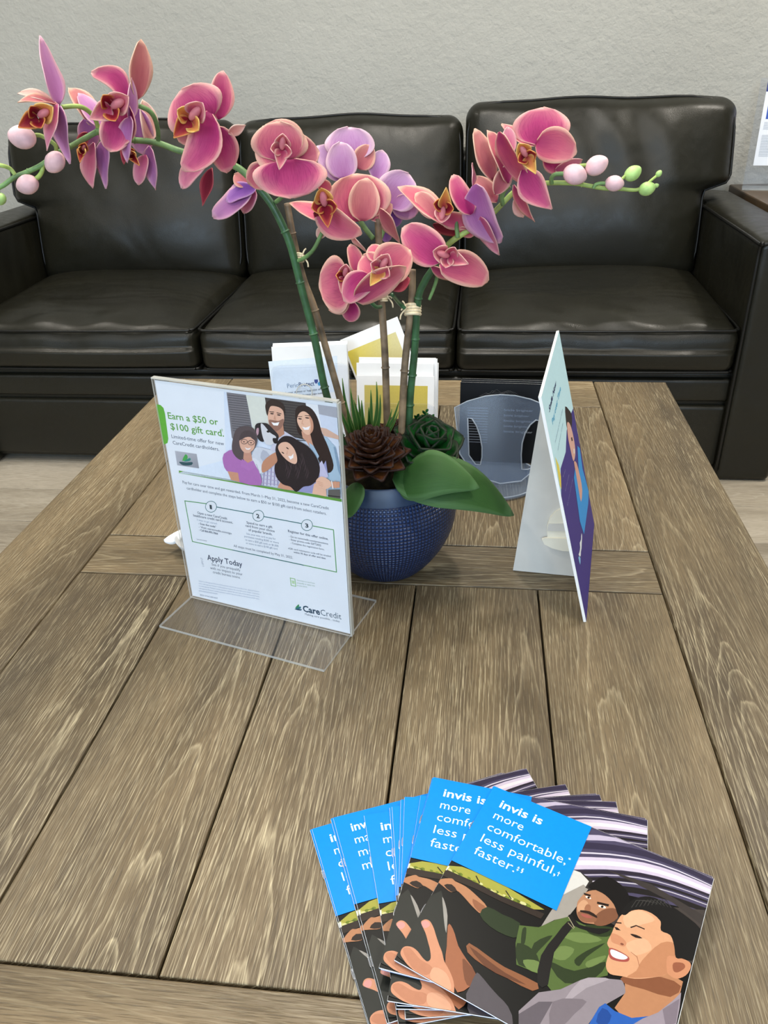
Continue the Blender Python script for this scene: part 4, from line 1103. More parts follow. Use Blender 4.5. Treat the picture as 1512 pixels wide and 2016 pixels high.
for cx in (708, 760): S.line([(cx + 24 * math.cos(t * .52), 497 + (cx - 708) * .15 + 18 * math.sin(t * .52)) for t in range(13)], .0006, (50, 40, 44))
S.poly([(712, 540), (735, 548), (762, 542), (745, 560), (725, 558)], (240, 226, 222)); S.ell(706, 498, 9, 3.5, (60, 44, 44)); S.ell(760, 505, 9, 3.5, (60, 44, 44))
# girl in front
S.poly([(1100, 800), (1262, 770), (1330, 640), (1345, 740), (1240, 892), (1104, 876)], (150, 150, 192)); S.poly([(1262, 690), (1300, 640), (1350, 760), (1300, 800)], (196, 190, 214))
S.poly([(1240, 820), (1330, 770), (1334, 915), (1226, 893)], SK); S.poly([(985, 800), (1050, 830), (1110, 870), (1020, 862), (962, 846)], SK2)
S.poly([(946, 560), (965, 495), (1010, 455), (1070, 460), (1120, 490), (1190, 530), (1250, 600), (1285, 690), (1270, 780), (1215, 830), (1160, 840), (1105, 880), (1060, 840), (1000, 820), (950, 760), (940, 680), (962, 640)], (38, 30, 34), smooth=3)
for k in range(22):
    a = k * .7; S.line([(1020 + 8 * k, 640 + 60 * math.sin(a)), (1035 + 8 * k, 680 + 60 * math.sin(a)), (1022 + 8 * k, 720 + 60 * math.sin(a))], .0005, (74, 60, 64))
S.poly([(968, 540), (990, 505), (1040, 500), (1085, 540), (1110, 600), (1112, 650), (1090, 665), (1040, 640), (992, 590)], (230, 182, 156), smooth=4)
S.poly([(1045, 605), (1070, 605), (1085, 585), (1084, 618), (1062, 632)], (248, 240, 238)); S.ell(1005, 580, 12, 4, (50, 36, 36), 35); S.ell(1040, 545, 12, 4, (50, 36, 36), 35); S.line([(1040, 565), (1035, 592)], .0006, SK2)
S.poly([(1258, 790), (1300, 760), (1360, 790), (1376, 830), (1330, 856), (1270, 830)], SK, smooth=3); S.poly([(1370, 800), (1438, 800), (1438, 846), (1376, 846)], SK2); S.line([(1376, 795), (1386, 850)], .0012, (236, 230, 226)); S.line([(1402, 795), (1408, 850)], .0010, (214, 156, 120))
for k in range(3): S.line([(1262 + k * 8, 795 + k * 14), (1310, 810 + k * 12)], .0004, SK2)
S.poly([(1350, 862), (1441, 860), (1442, 930), (1350, 915)], (96, 92, 88)); S.line([(1350, 905), (1440, 915)], .0012, (40, 40, 40))
S.flush('photo_print', flyer, M_INKG)
S.k = 1
S.poly([(202, 722), (1445, 940), (1446, 962), (203, 742)], (104, 164, 58)); S.flush('green_rule', flyer)
S.poly([(24, 215), (62, 222), (85, 245), (97, 290), (122, 480), (116, 512), (96, 522), (86, 520)], (98, 178, 48)); S.flush('green_tab', flyer)
S.poly([(172, 572), (338, 596), (357, 706), (190, 682)], (176, 176, 182), cols=[(188, 186, 190), (176, 174, 178), (150, 150, 156), (178, 178, 184)])
S.poly([(228, 648), (252, 598), (270, 615), (262, 640)], (64, 168, 72), smooth=2); S.poly([(240, 652), (285, 626), (293, 642), (270, 652)], (34, 140, 120), smooth=2); S.poly([(205, 655), (260, 660), (306, 658), (300, 680), (250, 684), (222, 676)], (24, 78, 86), smooth=2)
S.flush('card_picture', flyer)
S.k = 3
G1, DK, TE = (98, 164, 62), (52, 70, 92), (40, 110, 108)
S.text('Earn a $50 or', (122, 326), (505, 376), 50, G1, .012); S.text('$100 gift card.', (142, 408), (548, 464), 50, G1, .012); S.text('*', (530, 440), (542, 442), 40, G1)
S.flush('headline_text', flyer); S.k = 3
S.text('Limited-time offer for new', (148, 473), (548, 531), 27, DK); S.text('CareCredit cardholders.', (158, 521), (512, 573), 27, DK); S.flush('subhead_text', flyer); S.k = 3
S.tf = Z6
S.text('Pay for care over time and get rewarded. From March 1\u2013May 31, 2022, become a new CareCredit', (252, 729), (1158, 893), 17, DK)
S.text('cardholder and complete the steps below to earn a $50 or $100 gift card from select retailers.', (277, 766), (1143, 926), 17, DK)
S.text('All steps must be completed by May 31, 2022.', (568, 1123), (935, 1197), 15, DK); S.flush('paragraph_text', flyer); S.k = 1
S.line([(400, 856), (264, 838), (311, 1090), (1205, 1280), (1186, 1018), (1060, 994)], .0011, (84, 156, 84)); S.line([(455, 875), (692, 918)], .0011, TE); S.line([(748, 934), (994, 980)], .0011, TE); S.line([(560, 1143), (1000, 1237)], .0011, TE)
for (cx, cy) in ((427, 874), (720, 930), (1022, 988)):
    S.ell(cx, cy, 36, 36, TE, n=28); S.ell(cx, cy, 32.5, 32.5, (238, 239, 240), n=28)
S.flush('step_frame', flyer); S.k = 18
for t, x, y in (('1', 421, 886), ('2', 710, 942), ('3', 1013, 1001)): S.text(t, (x, y), (x + (13 if t == '1' else 20), y + 3), 25, (40, 60, 70), .03)
S.flush('step_number_text', flyer); S.k = 3
for t, a, e, h, c, bo in (
    ('Open a new CareCredit', (343, 918), (528, 955), 15, DK, .01), ('healthcare credit card account.', (318, 934), (563, 980), 15, DK, .01),
    ('3 ways to get started:', (340, 960), (466, 985), 12, (140, 156, 176), 0), ('- Scan the code*', (350, 983), (460, 1005), 12, DK, .02), ('- Visit carecredit.com/go', (352, 1004), (556, 1046), 12, DK, .01), ('- Call 866-893-7864', (354, 1023), (470, 1048), 12, DK, .02), ('*see terms below', (336, 1078), (402, 1090), 8, DK, 0),
    ('Spend to earn a gift', (648, 978), (808, 1008), 15, DK, .01), ('card from your choice', (641, 997), (822, 1033), 15, DK, .01), ('of popular brands.', (660, 1024), (808, 1052), 15, DK, .01),
    ('Use your new card to pay for', (648, 1046), (828, 1080), 12, (110, 128, 150), 0), ('purchases totaling $200 or more', (634, 1062), (848, 1104), 12, (110, 128, 150), 0), ('to earn a $50 gift card, or $1,000', (640, 1084), (846, 1124), 12, (110, 128, 150), 0), ('or more to earn a $100 gift card.', (644, 1104), (842, 1142), 12, (110, 128, 150), 0),
    ('Register for this offer online.', (905, 1031), (1155, 1081), 15, DK, .01), ('- Go to carecredit.com/promotions', (910, 1062), (1153, 1110), 12, DK, .005), ('- Enter promo code GIFT2022', (914, 1082), (1110, 1120), 12, DK, .005), ('- Complete the registration form.', (920, 1103), (1130, 1145), 12, DK, 0),
    ('eGift card redemption code will be emailed', (906, 1136), (1170, 1187), 11, DK, 0), ('within 90 days of offer end date.', (940, 1160), (1140, 1200), 11, DK, .01)):
    S.text(t, a, e, h, c, bo)
S.flush('step_text', flyer); S.k = 3
S.text('Apply Today', (405, 1203), (622, 1248), 33, (40, 58, 84), .012); S.text('See if you prequalify', (432, 1238), (609, 1275), 16, DK); S.text('with no impact to your', (423, 1260), (623, 1301), 16, DK); S.text('credit bureau score.', (440, 1286), (610, 1321), 16, DK); S.text('11PY17', (385, 1245), (374, 1192), 12, (120, 130, 150))
S.flush('apply_text', flyer); S.k = 3
for k in range(5): S.text('Subject to credit approval. Minimum monthly payments required. See carecredit.com for details and full terms.'[k * 4:], (352, 1338 + k * 15), (728 - (k == 4) * 260, 1406 + k * 15 - (k == 4) * 48), 8, (150, 164, 186))
S.text('2022 SYNCHRONY', (358, 1425), (470, 1447), 9, (90, 104, 130))
S.line([(918, 1316), (947, 1322), (953, 1368), (924, 1362), (918, 1316)], .0009, (150, 200, 120)); S.poly([(926, 1330), (944, 1334), (947, 1354), (930, 1350)], (196, 224, 176))
for k, w in enumerate((110, 112, 64)): S.text(('Scan here to see if you', 'prequalify or apply now', 'on your phone')[k], (960, 1333 + k * 16), (960 + w, 1353 + k * 16 - (k == 2) * 9), 9, (150, 178, 150))
S.flush('fine_print', flyer); S.k = 3
S.text('Care', (998, 1523), (1104, 1545), 38, (32, 68, 90), .03); S.text('Credit', (1108, 1546), (1236, 1574), 38, (44, 78, 98), -.004); S.text('Making care possible... today.', (1010, 1545), (1228, 1592), 12, DK)
S.poly([(948, 1503), (968, 1480), (974, 1488), (966, 1503)], (60, 150, 90), smooth=2); S.poly([(950, 1506), (980, 1492), (984, 1504), (968, 1510)], (32, 120, 130), smooth=2); S.poly([(946, 1508), (988, 1510), (984, 1518), (956, 1514)], (24, 70, 96), smooth=2)
S.flush('logo_print', flyer)

# the small white-rimmed dish behind the flyer
dish = thing('small_dish', 'small silver-grey dish half hidden behind the gift card flyer', 'dish', on(398, 1086, TZ))
dc = on(398, 1082, TZ)
b = bmesh.new(); lathe(b, [(0.0, .0005), (.014, .0005), (.022, .004), (.030, .014), (.0335, .022), (.0318, .022), (.028, .013), (.020, .006), (.0, .005)], dc, 40); obj('bowl', b, M_SILVER, dish)
b = bmesh.new(); Bp, T = at(362, 1050, dc.y + .006), at(323, 1062, dc.y - .014)
sheet(b, Bp, T, V((0.28, .95, 0)) * .011 + V((0, 0, .006)), V((-.1, -.5, .86)), pf(.62, .55, .1), 12, 6, -.25, 0, .003); obj('handle', b, M_PAPER, dish)

# ================================================================== easel-back counter card
KA = V((0.133, 0.744, TZ + .0006)); KB = V((0.168, 0.968, TZ + .0006)); KX = (KB - KA).normalized(); KW = (KB - KA).length
lean = math.radians(-14.25); KH = V((0.98801, -0.15438, 0)); KU = (V((0, 0, 1)) * math.cos(lean) + KH * math.sin(lean)).normalized(); KN = KX.cross(KU).normalized()
if KN.x < 0: KN = -KN
card = thing('counter_card', 'tall easel-backed counter card in light blue and indigo leaning on the table', 'counter card', (0.12, 0.85, TZ))
KT = 0.0032
b = bmesh.new(); prism(b, [KA - KN * KT, KB - KN * KT, KB + KU * .282 - KN * KT, KA + KU * .282 - KN * KT], KN * KT); obj('panel', b, M_CARD, card, smooth=False)
K = Print(KA, KX, KU, 0.00006)
K.en = KN
def Zk(x, y): return (860 + x / 3.36, 640 + y / 3.36)
K.tf = Zk
h_ = .282
K.face([(0.0004, .0004), (KW - .0004, .0004), (KW - .0004, h_ - .0004), (.0004, h_ - .0004)], (206, 244, 255)); K.k += 1
# indigo field under a slanted edge
u0, v0 = K.uv(822, 1130); u1, v1 = K.uv(818, 950); u2, v2 = K.uv(852, 840); u3, v3 = K.uv(858, 700); u4, v4 = K.uv(885, 590)
K.face([(.0004, .0004), (KW - .0004, .0004), (KW - .0004, K.uv(905, 530)[1]), (u4, v4), (u3, v3), (u2, v2), (u1, v1), (.0004, v0)], (66, 54, 138)); K.k += 1
K.poly([(782, 872), (806, 925), (820, 1000), (823, 1085), (812, 1060), (800, 985)], (238, 220, 96))
K.flush('background_print', card)
K.k = 4
K.poly([(848, 538), (872, 560), (890, 590), (893, 650), (885, 690), (862, 690), (852, 620)], (44, 32, 34), smooth=2)
K.poly([(860, 650), (876, 650), (896, 710), (912, 800), (914, 860), (902, 900), (884, 830), (866, 740)], (230, 182, 168), smooth=3)
K.poly([(928, 798), (944, 815), (962, 950), (1003, 1100), (1000, 1180), (972, 1385), (945, 1300), (905, 1010), (912, 950), (945, 1110), (950, 1090), (936, 950)], (56, 156, 232))
K.poly([(905, 905), (922, 912), (945, 1000), (960, 1090), (952, 1170), (936, 1090), (918, 980)], (226, 172, 156), smooth=2)
K.poly([(885, 745), (893, 742), (897, 765), (890, 768)], (70, 50, 50)); K.poly([(900, 820), (908, 818), (908, 850), (902, 850)], (245, 236, 234))
K.flush('portrait_print', card); K.k = 4
K.text('Smile Now', (744, 580), (790, 388), 26, (34, 40, 96), .03, .3); K.text('Pay over Time', (766, 660), (820, 425), 28, (92, 184, 226), .02)
K.text('Flexible plans to fit your budget', (783, 780), (832, 560), 10, (120, 150, 176)); K.text('and your smile', (800, 832), (834, 650), 10, (120, 150, 176))
for k in range(3): K.text('Ask a team member today'[: 12 + 6 * k], (834 + 14 * k, 1010 + 95 * k), (850 + 24 * k, 960 + 30 * k), 9, (170, 170, 214))
K.flush('lettering_print', card)
K.poly([(936, 1520), (942, 1500), (946, 1470), (944, 1440), (952, 1420), (953, 1398), (956, 1376), (959, 1400), (957, 1440), (955, 1480), (951, 1500), (949, 1530)], (240, 246, 252), smooth=2); K.poly([(934, 1540), (940, 1530), (948, 1542), (946, 1586)], (140, 196, 240), smooth=2)
K.flush('logo_print', card)
# the easel wing behind it
wl = on(1010, 1122, TZ + .0004); wn = V((wl.x, wl.y, TZ + .0006))
xr = wn + (V((0.149, 0.836, TZ + .0006)) - wn) * 0.93
tp = KA + KX * .095 + KU * .246 - KN * (KT + .0008)
d = V((xr.x - wn.x, xr.y - wn.y, 0)).normalized(); nw = V((d.y, -d.x, 0))
wing = bmesh.new(); tq = V((tp.x - .004, wn.y + (tp.x - wn.x) * d.y / d.x, tp.z))
b1 = wn + d * ((KA + KX * .095 - KN * (KT + .002)).x - wn.x) / d.x
prism(wing, [wn, b1, tq + V((.001, 0, 0)), tq - V((.007, 0, .002))], nw * .0014); obj('easel_wing', wing, M_GREYCARD, card, smooth=False)
def wz(px, py): return hit(px, py, wn + nw * .0016, nw)
b = bmesh.new(); c0 = wz(1128, 1040)
P = [wz(x, y) for x, y in ((1131, 1000), (1106, 998), (1092, 1006), (1082, 1018), (1077, 1032), (1078, 1055), (1129, 1060))]
P = [p if p.x < (KA + KX * .095 - KN * .006).x + (p.z - TZ) * -.25 + .02 else p for p in P]
prism(b, P, nw * .004); obj('locking_tab', b, M_CREAM, card, smooth=False)
b = bmesh.new(); P = [wz(x, y) + nw * .004 for x, y in ((1128, 1055), (1074, 1054), (1067, 1056), (1072, 1066), (1088, 1074), (1108, 1079), (1131, 1080))]
prism(b, P, nw * .003); obj('locking_tab', b, M_CREAM, card, smooth=False)
b = bmesh.new(); P = [wz(x, y) + nw * .0042 for x, y in ((1080, 1027), (1130, 1026), (1130, 1042), (1078, 1041))]
prism(b, P, nw * .001); obj('tab_slot', b, M_GREYCARD, card, smooth=False)

# ================================================================== frosted holder with black brochures
fb = thing('brochure_holder', 'round-based frosted clear plastic brochure holder behind the orchid leaves', 'brochure holder', on(985, 935, TZ))
FY = 1.105
fc = V((0.033, FY + .012, TZ))
b = bmesh.new()
arc = [(895, 893 + 8)]
def F(px, py, lean=.30): # the leaning front plate
    n = V((0.04, -1, lean)).normalized(); return hit(px, py, V((0.03, FY - .035, TZ + .004)), n)
outer = [(905, 893), (895, 802), (920, 790), (955, 780), (985, 777), (1015, 779), (1045, 786), (1072, 797), (1076, 820), (1058, 900), (1052, 925), (1026, 947), (985, 952), (945, 940), (918, 912)]
prism_pts = [F(*p) for p in outer]
def plate(bm, ring, holes, nrm, th):
    import mathutils
    loops = [ring] + holes
    tris = mathutils.geometry.tessellate_polygon([[p for p in L] for L in loops])
    flat = [p for L in loops for p in L]
    for off, flip in ((0, False), (th, True)):
        vs = [bm.verts.new(p + nrm * off) for p in flat]
        for t in tris:
            q = [vs[i] for i in t]
            try: f = bm.faces.new(q)
            except ValueError: continue
            f.material_index = 0
        if off == 0: v0 = vs
        else: v1 = vs
    k = 0
    for L in loops:
        n = len(L)
        for i in range(n):
            f = bm.faces.new((v0[k + i], v0[k + (i + 1) % n], v1[k + (i + 1) % n], v1[k + i])); f.material_index = 1
        k += n
    bmesh.ops.recalc_face_normals(bm, faces=bm.faces)
h1 = [F(*p) for p in ((921, 823), (929, 824), (938, 838), (945, 858), (949, 880), (949, 900), (946, 915), (936, 914), (923, 896))]
h2 = [F(*p) for p in ((1062, 828), (1055, 827), (1044, 836), (1034, 852), (1028, 872), (1026, 895), (1027, 924), (1040, 924), (1054, 918), (1060, 880))]
plate(b, prism_pts, [h1, h2], V((-.04, 1, -.30)).normalized(), .002); obj('front_plate', b, [M_FROST, M_FROSTE], fb, smooth=False)
b = bmesh.new()
for L in (h1, h2, prism_pts): tube(b, [p + V((0, -.0003, 0)) for p in L], .0011, 6, closed=True)
obj('moulded_edge', b, M_FROSTE, fb)
b = bmesh.new(); bc = V((0.028, 1.098, TZ)); lathe(b, [(0.0, .0006), (.068, .0006), (.072, .002), (.072, .0045), (.069, .006), (.0, .0058)], bc, 56); obj('base', b, [M_FROST], fb)
b = bmesh.new(); tube(b, [bc + V((.071 * math.cos(a * PI / 24), .071 * math.sin(a * PI / 24), .0055)) for a in range(48)], .0012, 6, closed=True); obj('base_rim', b, M_FROSTE, fb)
bn = V((0.0, -.945, .327)).normalized(); bu = V((0, .327, .945)).normalized(); bx = V((.998, -.06, 0)).normalized()
b = bmesh.new(); o = V((-0.030, 1.172, TZ + .007)); prism(b, [o, o + bx * .132, o + bx * .132 + bu * .08, o + bu * .08], -bn * .002); obj('back_plate', b, [M_ACR], fb, smooth=False)
labels = ('black leaflet standing frontmost in the frosted holder', 'black leaflet standing second in the frosted holder', 'black leaflet standing rearmost in the frosted holder')
for i in range(3):
    o = V((-0.027 + .0012 * i, 1.150 + .0055 * i, TZ + .0068)); w, h = .127, .1255 + .001 * i
    b = bmesh.new(); prism(b, [o, o + bx * w, o + bx * w + bu * h, o + bu * h], -bn * .0042)
    for f in b.faces:
        if abs(f.normal.dot(bn)) < .5: f.material_index = 1
    lf = obj('leaflet', b, [M_BLACKPAPER, M_PAPER], None, o, smooth=False)
    props(lf, labels[i], 'leaflet', 'black leaflets in the frosted holder')
    if i == 0:
        q = Print(o, bx, bu, .0001)
        rn = random.Random(4)
        for k in range(9):
            c = [(.03 + .07 * t / 9 + .004 * math.sin(k + t), h - .022 + .010 * math.sin(PI * t / 9) - .0016 * k + .003 * math.sin(t * 2.2 + k)) for t in range(10)]
            for t in range(9): q.face([c[t], c[t + 1], (c[t + 1][0], c[t + 1][1] + .0003), (c[t][0], c[t][1] + .0003)], (96, 96, 98))
        q.flush('picture_print', lf, M_INKG)
        for k in range(14): q.face([(.012, .03 + k * .0042), (.045, .03 + k * .0042), (.045, .0312 + k * .0042), (.012, .0312 + k * .0042)], (98, 104, 116))
        for k in range(5): q.text_uv('Smile brighter', .070, .082 - k * .0085, .046 - .006 * (k % 2), .0036, (140, 146, 156))
        q.flush('text_print', lf, M_INKG)

# ================================================================== clear leaflet holders behind the orchid
def leaflets(o, ex, lean, w, h, n, gap, paper, names, group, base='leaflet', jitter=0.002, hv=0.004):
    ex = V(ex).normalized(); nh = V((ex.y, -ex.x, 0)); up = (V((0, 0, 1)) * math.cos(lean) - nh * math.sin(lean)).normalized(); en = ex.cross(up); out = []
    rn = random.Random(len(names[0]))
    for i in range(n):
        oo = V(o) - nh * (gap * i) + ex * rn.uniform(-jitter, jitter); hh = h + rn.uniform(-hv, hv) if i else h
        b = bmesh.new(); prism(b, [oo, oo + ex * w, oo + ex * w + up * hh, oo + up * hh], -en * (gap * .62))
        lf = obj(base, b, paper, None, oo, smooth=False)
        props(lf, names[i], 'leaflet', group); out.append((lf, oo, hh))
    return ex, up, en, out
def pocket(label, o, ex, up, en, w, h, depth, lip):
    t = thing('leaflet_holder', label, 'leaflet holder', o)
    b = bmesh.new(); a = o + ex * -.004 + en * .004
    fr = [a, a + ex * (w + .008), a + ex * (w + .008) + up * (lip - .012), a + ex * (w + .004) + up * (lip - .003), a + ex * (w - .006) + up * lip, a + ex * .014 + up * lip, a + ex * .004 + up * (lip - .003), a + up * (lip - .012)]
    prism(b, fr, en * .002)
    for f in b.faces:
        if abs(f.normal.dot(en)) < .5: f.material_index = 1
    obj('front_panel', b, [M_ACR, M_ACRE], t, smooth=False)
    b = bmesh.new(); a2 = o - ex * .004 - en * depth; prism(b, [a2, a2 + ex * (w + .008), a2 + ex * (w + .008) + up * (h * .86), a2 + up * (h * .86)], -en * .002)
    for f in b.faces:
        if abs(f.normal.dot(en)) < .5: f.material_index = 1
    obj('back_panel', b, [M_ACR, M_ACRE], t, smooth=False)
    b = bmesh.new(); a3 = a + V((0, 0, -.0042)); prism(b, [a3, a3 + ex * (w + .008), a3 + ex * (w + .008) - en * (depth + .004), a3 - en * (depth + .004)], V((0, 0, .002))); obj('base', b, [M_ACRE], t, smooth=False)
    return t
LP = ['white leaflet with a blue shield emblem, frontmost in the left clear holder'] + ['white leaflet %s in the left clear holder' % s for s in ('standing second from the front', 'standing third from the front', 'standing fourth from the front', 'standing rearmost')]
lo = V((-0.334, 1.185, TZ + .005)); lex = V((.985, .12, 0)); llean = .22
ex, up, en, L = leaflets(lo, lex, llean, .124, .171, 5, .0034, M_PAPER, LP, 'white leaflets in the left clear holder', hv=.002)
pocket('clear acrylic leaflet holder at left behind the orchid, filled with white leaflets', lo, ex, up, en, .124, .171, .022, .141)
q = Print(lo, ex, up, .0001); q.en = en
def Z8(x, y): return (500 + x / 3.979, 610 + y / 3.979)
q.tf = Z8
q.poly([(112, 405), (652, 360), (656, 640), (150, 700)], (222, 234, 246)); q.flush('background_print', L[0][0])
q.k = 4; q.text('Perio', (262, 612), (352, 603), 36, (132, 152, 176)); q.text('Protect', (354, 603), (474, 592), 36, (52, 72, 116), .01)
q.text('Ask your dentist or hygienist about', (224, 660), (556, 624), 15, (40, 52, 70)); q.text('Perio Protect trays today', (330, 678), (548, 656), 14, (40, 52, 70)); q.flush('text_print', L[0][0], M_INKG); q.k = 4
q.poly([(472, 546), (500, 544), (502, 562), (492, 576), (484, 578), (474, 566)], (46, 66, 140)); q.poly([(498, 574), (514, 560), (528, 574), (522, 592), (506, 594)], (60, 156, 206)); q.flush('emblem_print', L[0][0])
b = bmesh.new(); dcn = q.P(*q.uv(398, 640), 1) + en * .007; tube(b, [dcn + ex * (.013 * math.cos(k * PI / 16)) + up * (.013 * math.sin(k * PI / 16)) for k in range(32)], .0011, 6, closed=True)
hold = [o for o in bpy.data.objects if o.name.startswith('leaflet_holder')][0]; obj('round_boss', b, M_ACRE, hold)
RP = ['yellow and white leaflet frontmost in the right clear holder'] + ['white-edged leaflet %s in the right clear holder' % s for s in ('second from the front', 'third from the front', 'fourth from the front', 'fifth from the front', 'rearmost')]
ro = V((-0.192, 1.150, TZ + .005)); rex = V((.9995, -.02, 0))
ex, up, en, L = leaflets(ro, rex, .24, .124, .137, 1, .004, M_PAPER, RP, 'yellow leaflets in the right clear holder')
ex, up, en, L2 = leaflets(ro + V((.001, .006, 0)), rex, .24, .124, .155, 5, .0042, M_PAPER, RP[1:], 'yellow leaflets in the right clear holder', hv=.007, jitter=.004)
pocket('clear acrylic leaflet holder at right behind the orchid stems, filled with yellow leaflets', ro, ex, up, en, .124, .16, .030, .094)
q = Print(ro, ex, up, .0001); q.en = en
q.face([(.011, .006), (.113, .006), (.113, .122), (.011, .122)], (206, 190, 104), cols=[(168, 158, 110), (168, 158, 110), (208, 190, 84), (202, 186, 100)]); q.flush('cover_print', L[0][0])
# the yellow booklet propped between them
yo = V((-0.166, 1.236, TZ + .002)); a_ = math.radians(19)
yex0 = V((.985, .17, 0)).normalized(); yl = .26; nh = V((yex0.y, -yex0.x, 0)); yu0 = (V((0, 0, 1)) * math.cos(yl) - nh * math.sin(yl)).normalized()
yex = yex0 * math.cos(a_) + yu0 * math.sin(a_); yu = -yex0 * math.sin(a_) + yu0 * math.cos(a_); yn = yex.cross(yu)
b = bmesh.new(); w, h = .104, .182; prism(b, [yo, yo + yex * w, yo + yex * w + yu * h, yo + yu * h], -yn * .006)
bk = obj('booklet', b, M_PAPER, None, yo, smooth=False); props(bk, 'yellow-covered booklet propped at a slant behind the orchid stems', 'booklet')
q = Print(yo, yex, yu, .0001); q.en = yn
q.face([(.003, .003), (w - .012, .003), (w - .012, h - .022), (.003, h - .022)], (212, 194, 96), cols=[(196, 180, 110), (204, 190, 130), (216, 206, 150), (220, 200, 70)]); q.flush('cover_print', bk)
b = bmesh.new(); bevbox(b, -0.06, .06, -.004, .004, 0, .02, .001); b.free()

# ================================================================== fan of brochures
BW, BH = 0.182, 0.1745
STEP = .0017; TOPZ = TZ + .0005 + 13 * STEP
Tl = on(972, 1549, TOPZ); an = math.radians(-24.1)
ua = V((math.cos(an), math.sin(an), 0)); va = V((-math.sin(an), math.cos(an), 0))
def art_frame(k0=1):
    p = Print(Tl, ua, va, .000003); p.clip = (.0003, BW - .0003, -BH + .0003, -.0003); p.en = V((0, 0, 1)); p.build = (V((0, 0, .00122)), V((1, 0, 0)), V((0, 1, 0))); p.k = k0; return p
def booklet_mesh():
    b = bmesh.new(); bevbox(b, .0002, BW, -BH, 0, .00005, .0012, .0004, 1)
    for f in b.faces:
        f.normal_update()
        c = f.calc_center_median()
        f.material_index = 1 if (abs(f.normal.z) < .5 and (c.y < -BH * .98 or c.x < .002)) else 0
    me = bpy.data.meshes.new('pages'); b.to_mesh(me); b.free(); me.materials.append(M_PAPER); me.materials.append(M_BLUEPAGE); return me
def temp(p, name, mat, dim=1.0):
    if dim != 1.0:
        for f in p.bm.faces:
            for l in f.loops: l[p.ink] = (*[c * dim for c in l[p.ink][:3]], 1)
    me = bpy.data.meshes.new(name); p.bm.to_mesh(me); p.bm.free(); me.materials.append(mat)
    p.bm = bmesh.new(); p.ink = p.bm.loops.layers.float_color.new('ink'); return me
def Za(x, y): return (590 + x / 2.908, 1500 + y / 2.908)
def Zb(x, y): return (960 + x / 3.287, 1500 + y / 3.287)
def Zc(x, y): return (700 + x / 5.04, 1780 + y / 5.04)
p = art_frame()
def R_(u0, v0, u1, v1, col): p.face([(u0, -v0), (u1, -v0), (u1, -v1), (u0, -v1)], col); p.k += 1
R_(.0004, .0004, BW - .0003, BH - .0003, (15, 15, 14))
p.tf = Zb
E_ = BW - .0004
p.face([(.08, -.0005), (E_, -.0005), (E_, -.032), (.08, -.0585)], (82, 76, 104)); p.k += 1
def band(c0, c1, w, col):                                   # a streak from the block to the right-hand edge
    pts = []
    for t in range(9):
        s = t / 8; u = .082 + (E_ - .082) * s; v = c0 + (c1 - c0) * s - .010 * math.sin(PI * s) * .9; pts.append((u, v, w * (1 - .45 * s)))
    for t in range(8):
        a, b_ = pts[t], pts[t + 1]
        q = [(a[0], -max(.0006, a[1] - a[2] / 2)), (b_[0], -max(.0006, b_[1] - b_[2] / 2)), (b_[0], -max(.0007, b_[1] + b_[2] / 2)), (a[0], -max(.0007, a[1] + a[2] / 2))]
        p.face(q, col)
    p.k += 1
band(.014, -.010, .006, (206, 196, 222)); band(.022, .004, .007, (58, 52, 76)); band(.030, .0075, .0016, (226, 220, 236)); band(.041, .012, .013, (222, 210, 234)); band(.0405, .0125, .005, (244, 238, 248))
band(.0505, .0165, .004, (50, 44, 58)); band(.0535, .0195, .0013, (206, 198, 218)); band(.0575, .0225, .0035, (40, 36, 42)); band(.060, .0252, .0012, (214, 208, 222)); band(.067, .030, .007, (34, 31, 31))
p.face([(.085, -.072), (E_, -.030), (E_, -.075), (.150, -.075), (.110, -.073)], (72, 65, 62)); p.k += 1
p.poly([(760, 700), (1060, 800), (1412, 1010), (1390, 1070), (1200, 920), (950, 790)], (64, 58, 56))
p.poly([(480, 870), (545, 702), (600, 722), (650, 760), (665, 800), (560, 860)], (228, 226, 222)); p.poly([(345, 1072), (400, 985), (480, 870), (620, 800), (650, 830), (585, 930), (520, 1010), (430, 1030)], (170, 164, 156)); p.poly([(600, 722), (680, 770), (660, 835), (630, 820), (655, 780)], (52, 48, 46))
p.tf = Za
p.poly([(822, 598), (930, 606), (1100, 670), (1250, 760), (1400, 852), (1340, 850), (1150, 770), (1000, 690), (845, 628)], (176, 174, 74))
rn = random.Random(2)
for k in range(60):
    t = rn.random(); x = 850 + 480 * t; y = 606 + 225 * t + 8 + 40 * rn.random() * math.sin(PI * min(t + .1, 1)); p.ell(x, y, 10 + 8 * rn.random(), 5 + 4 * rn.random(), rn.choice([(120, 136, 44), (206, 204, 110), (92, 108, 38), (228, 226, 160)]), 30, 8)
p.poly([(822, 614), (1000, 694), (1150, 772), (1400, 876), (1380, 905), (1150, 805), (1000, 730), (822, 660)], (52, 42, 36)); p.poly([(822, 600), (860, 604), (842, 628), (822, 622)], (236, 234, 226))
for f_, g_ in (((1180, 745), (1210, 790)), ((1010, 660), (1030, 700))): p.line([f_, g_], .0008, (40, 34, 30))
p.poly([(790, 690), (816, 676), (870, 674), (890, 690), (950, 720), (1010, 770), (1072, 838), (1040, 876), (990, 836), (940, 780), (900, 744), (866, 752), (818, 716)], (196, 138, 100), smooth=3); p.poly([(826, 712), (870, 708), (900, 744), (866, 750)], (46, 34, 28), smooth=2); p.poly([(990, 790), (1040, 820), (1066, 842), (1040, 872), (1000, 836)], (160, 104, 74), smooth=2)
p.poly([(1030, 880), (1075, 836), (1160, 880), (1260, 930), (1250, 1010), (1180, 1000), (1090, 950)], (44, 58, 34), smooth=2)
p.tf = Zb
GR, GD, GL = (88, 110, 56), (46, 60, 32), (116, 138, 78)
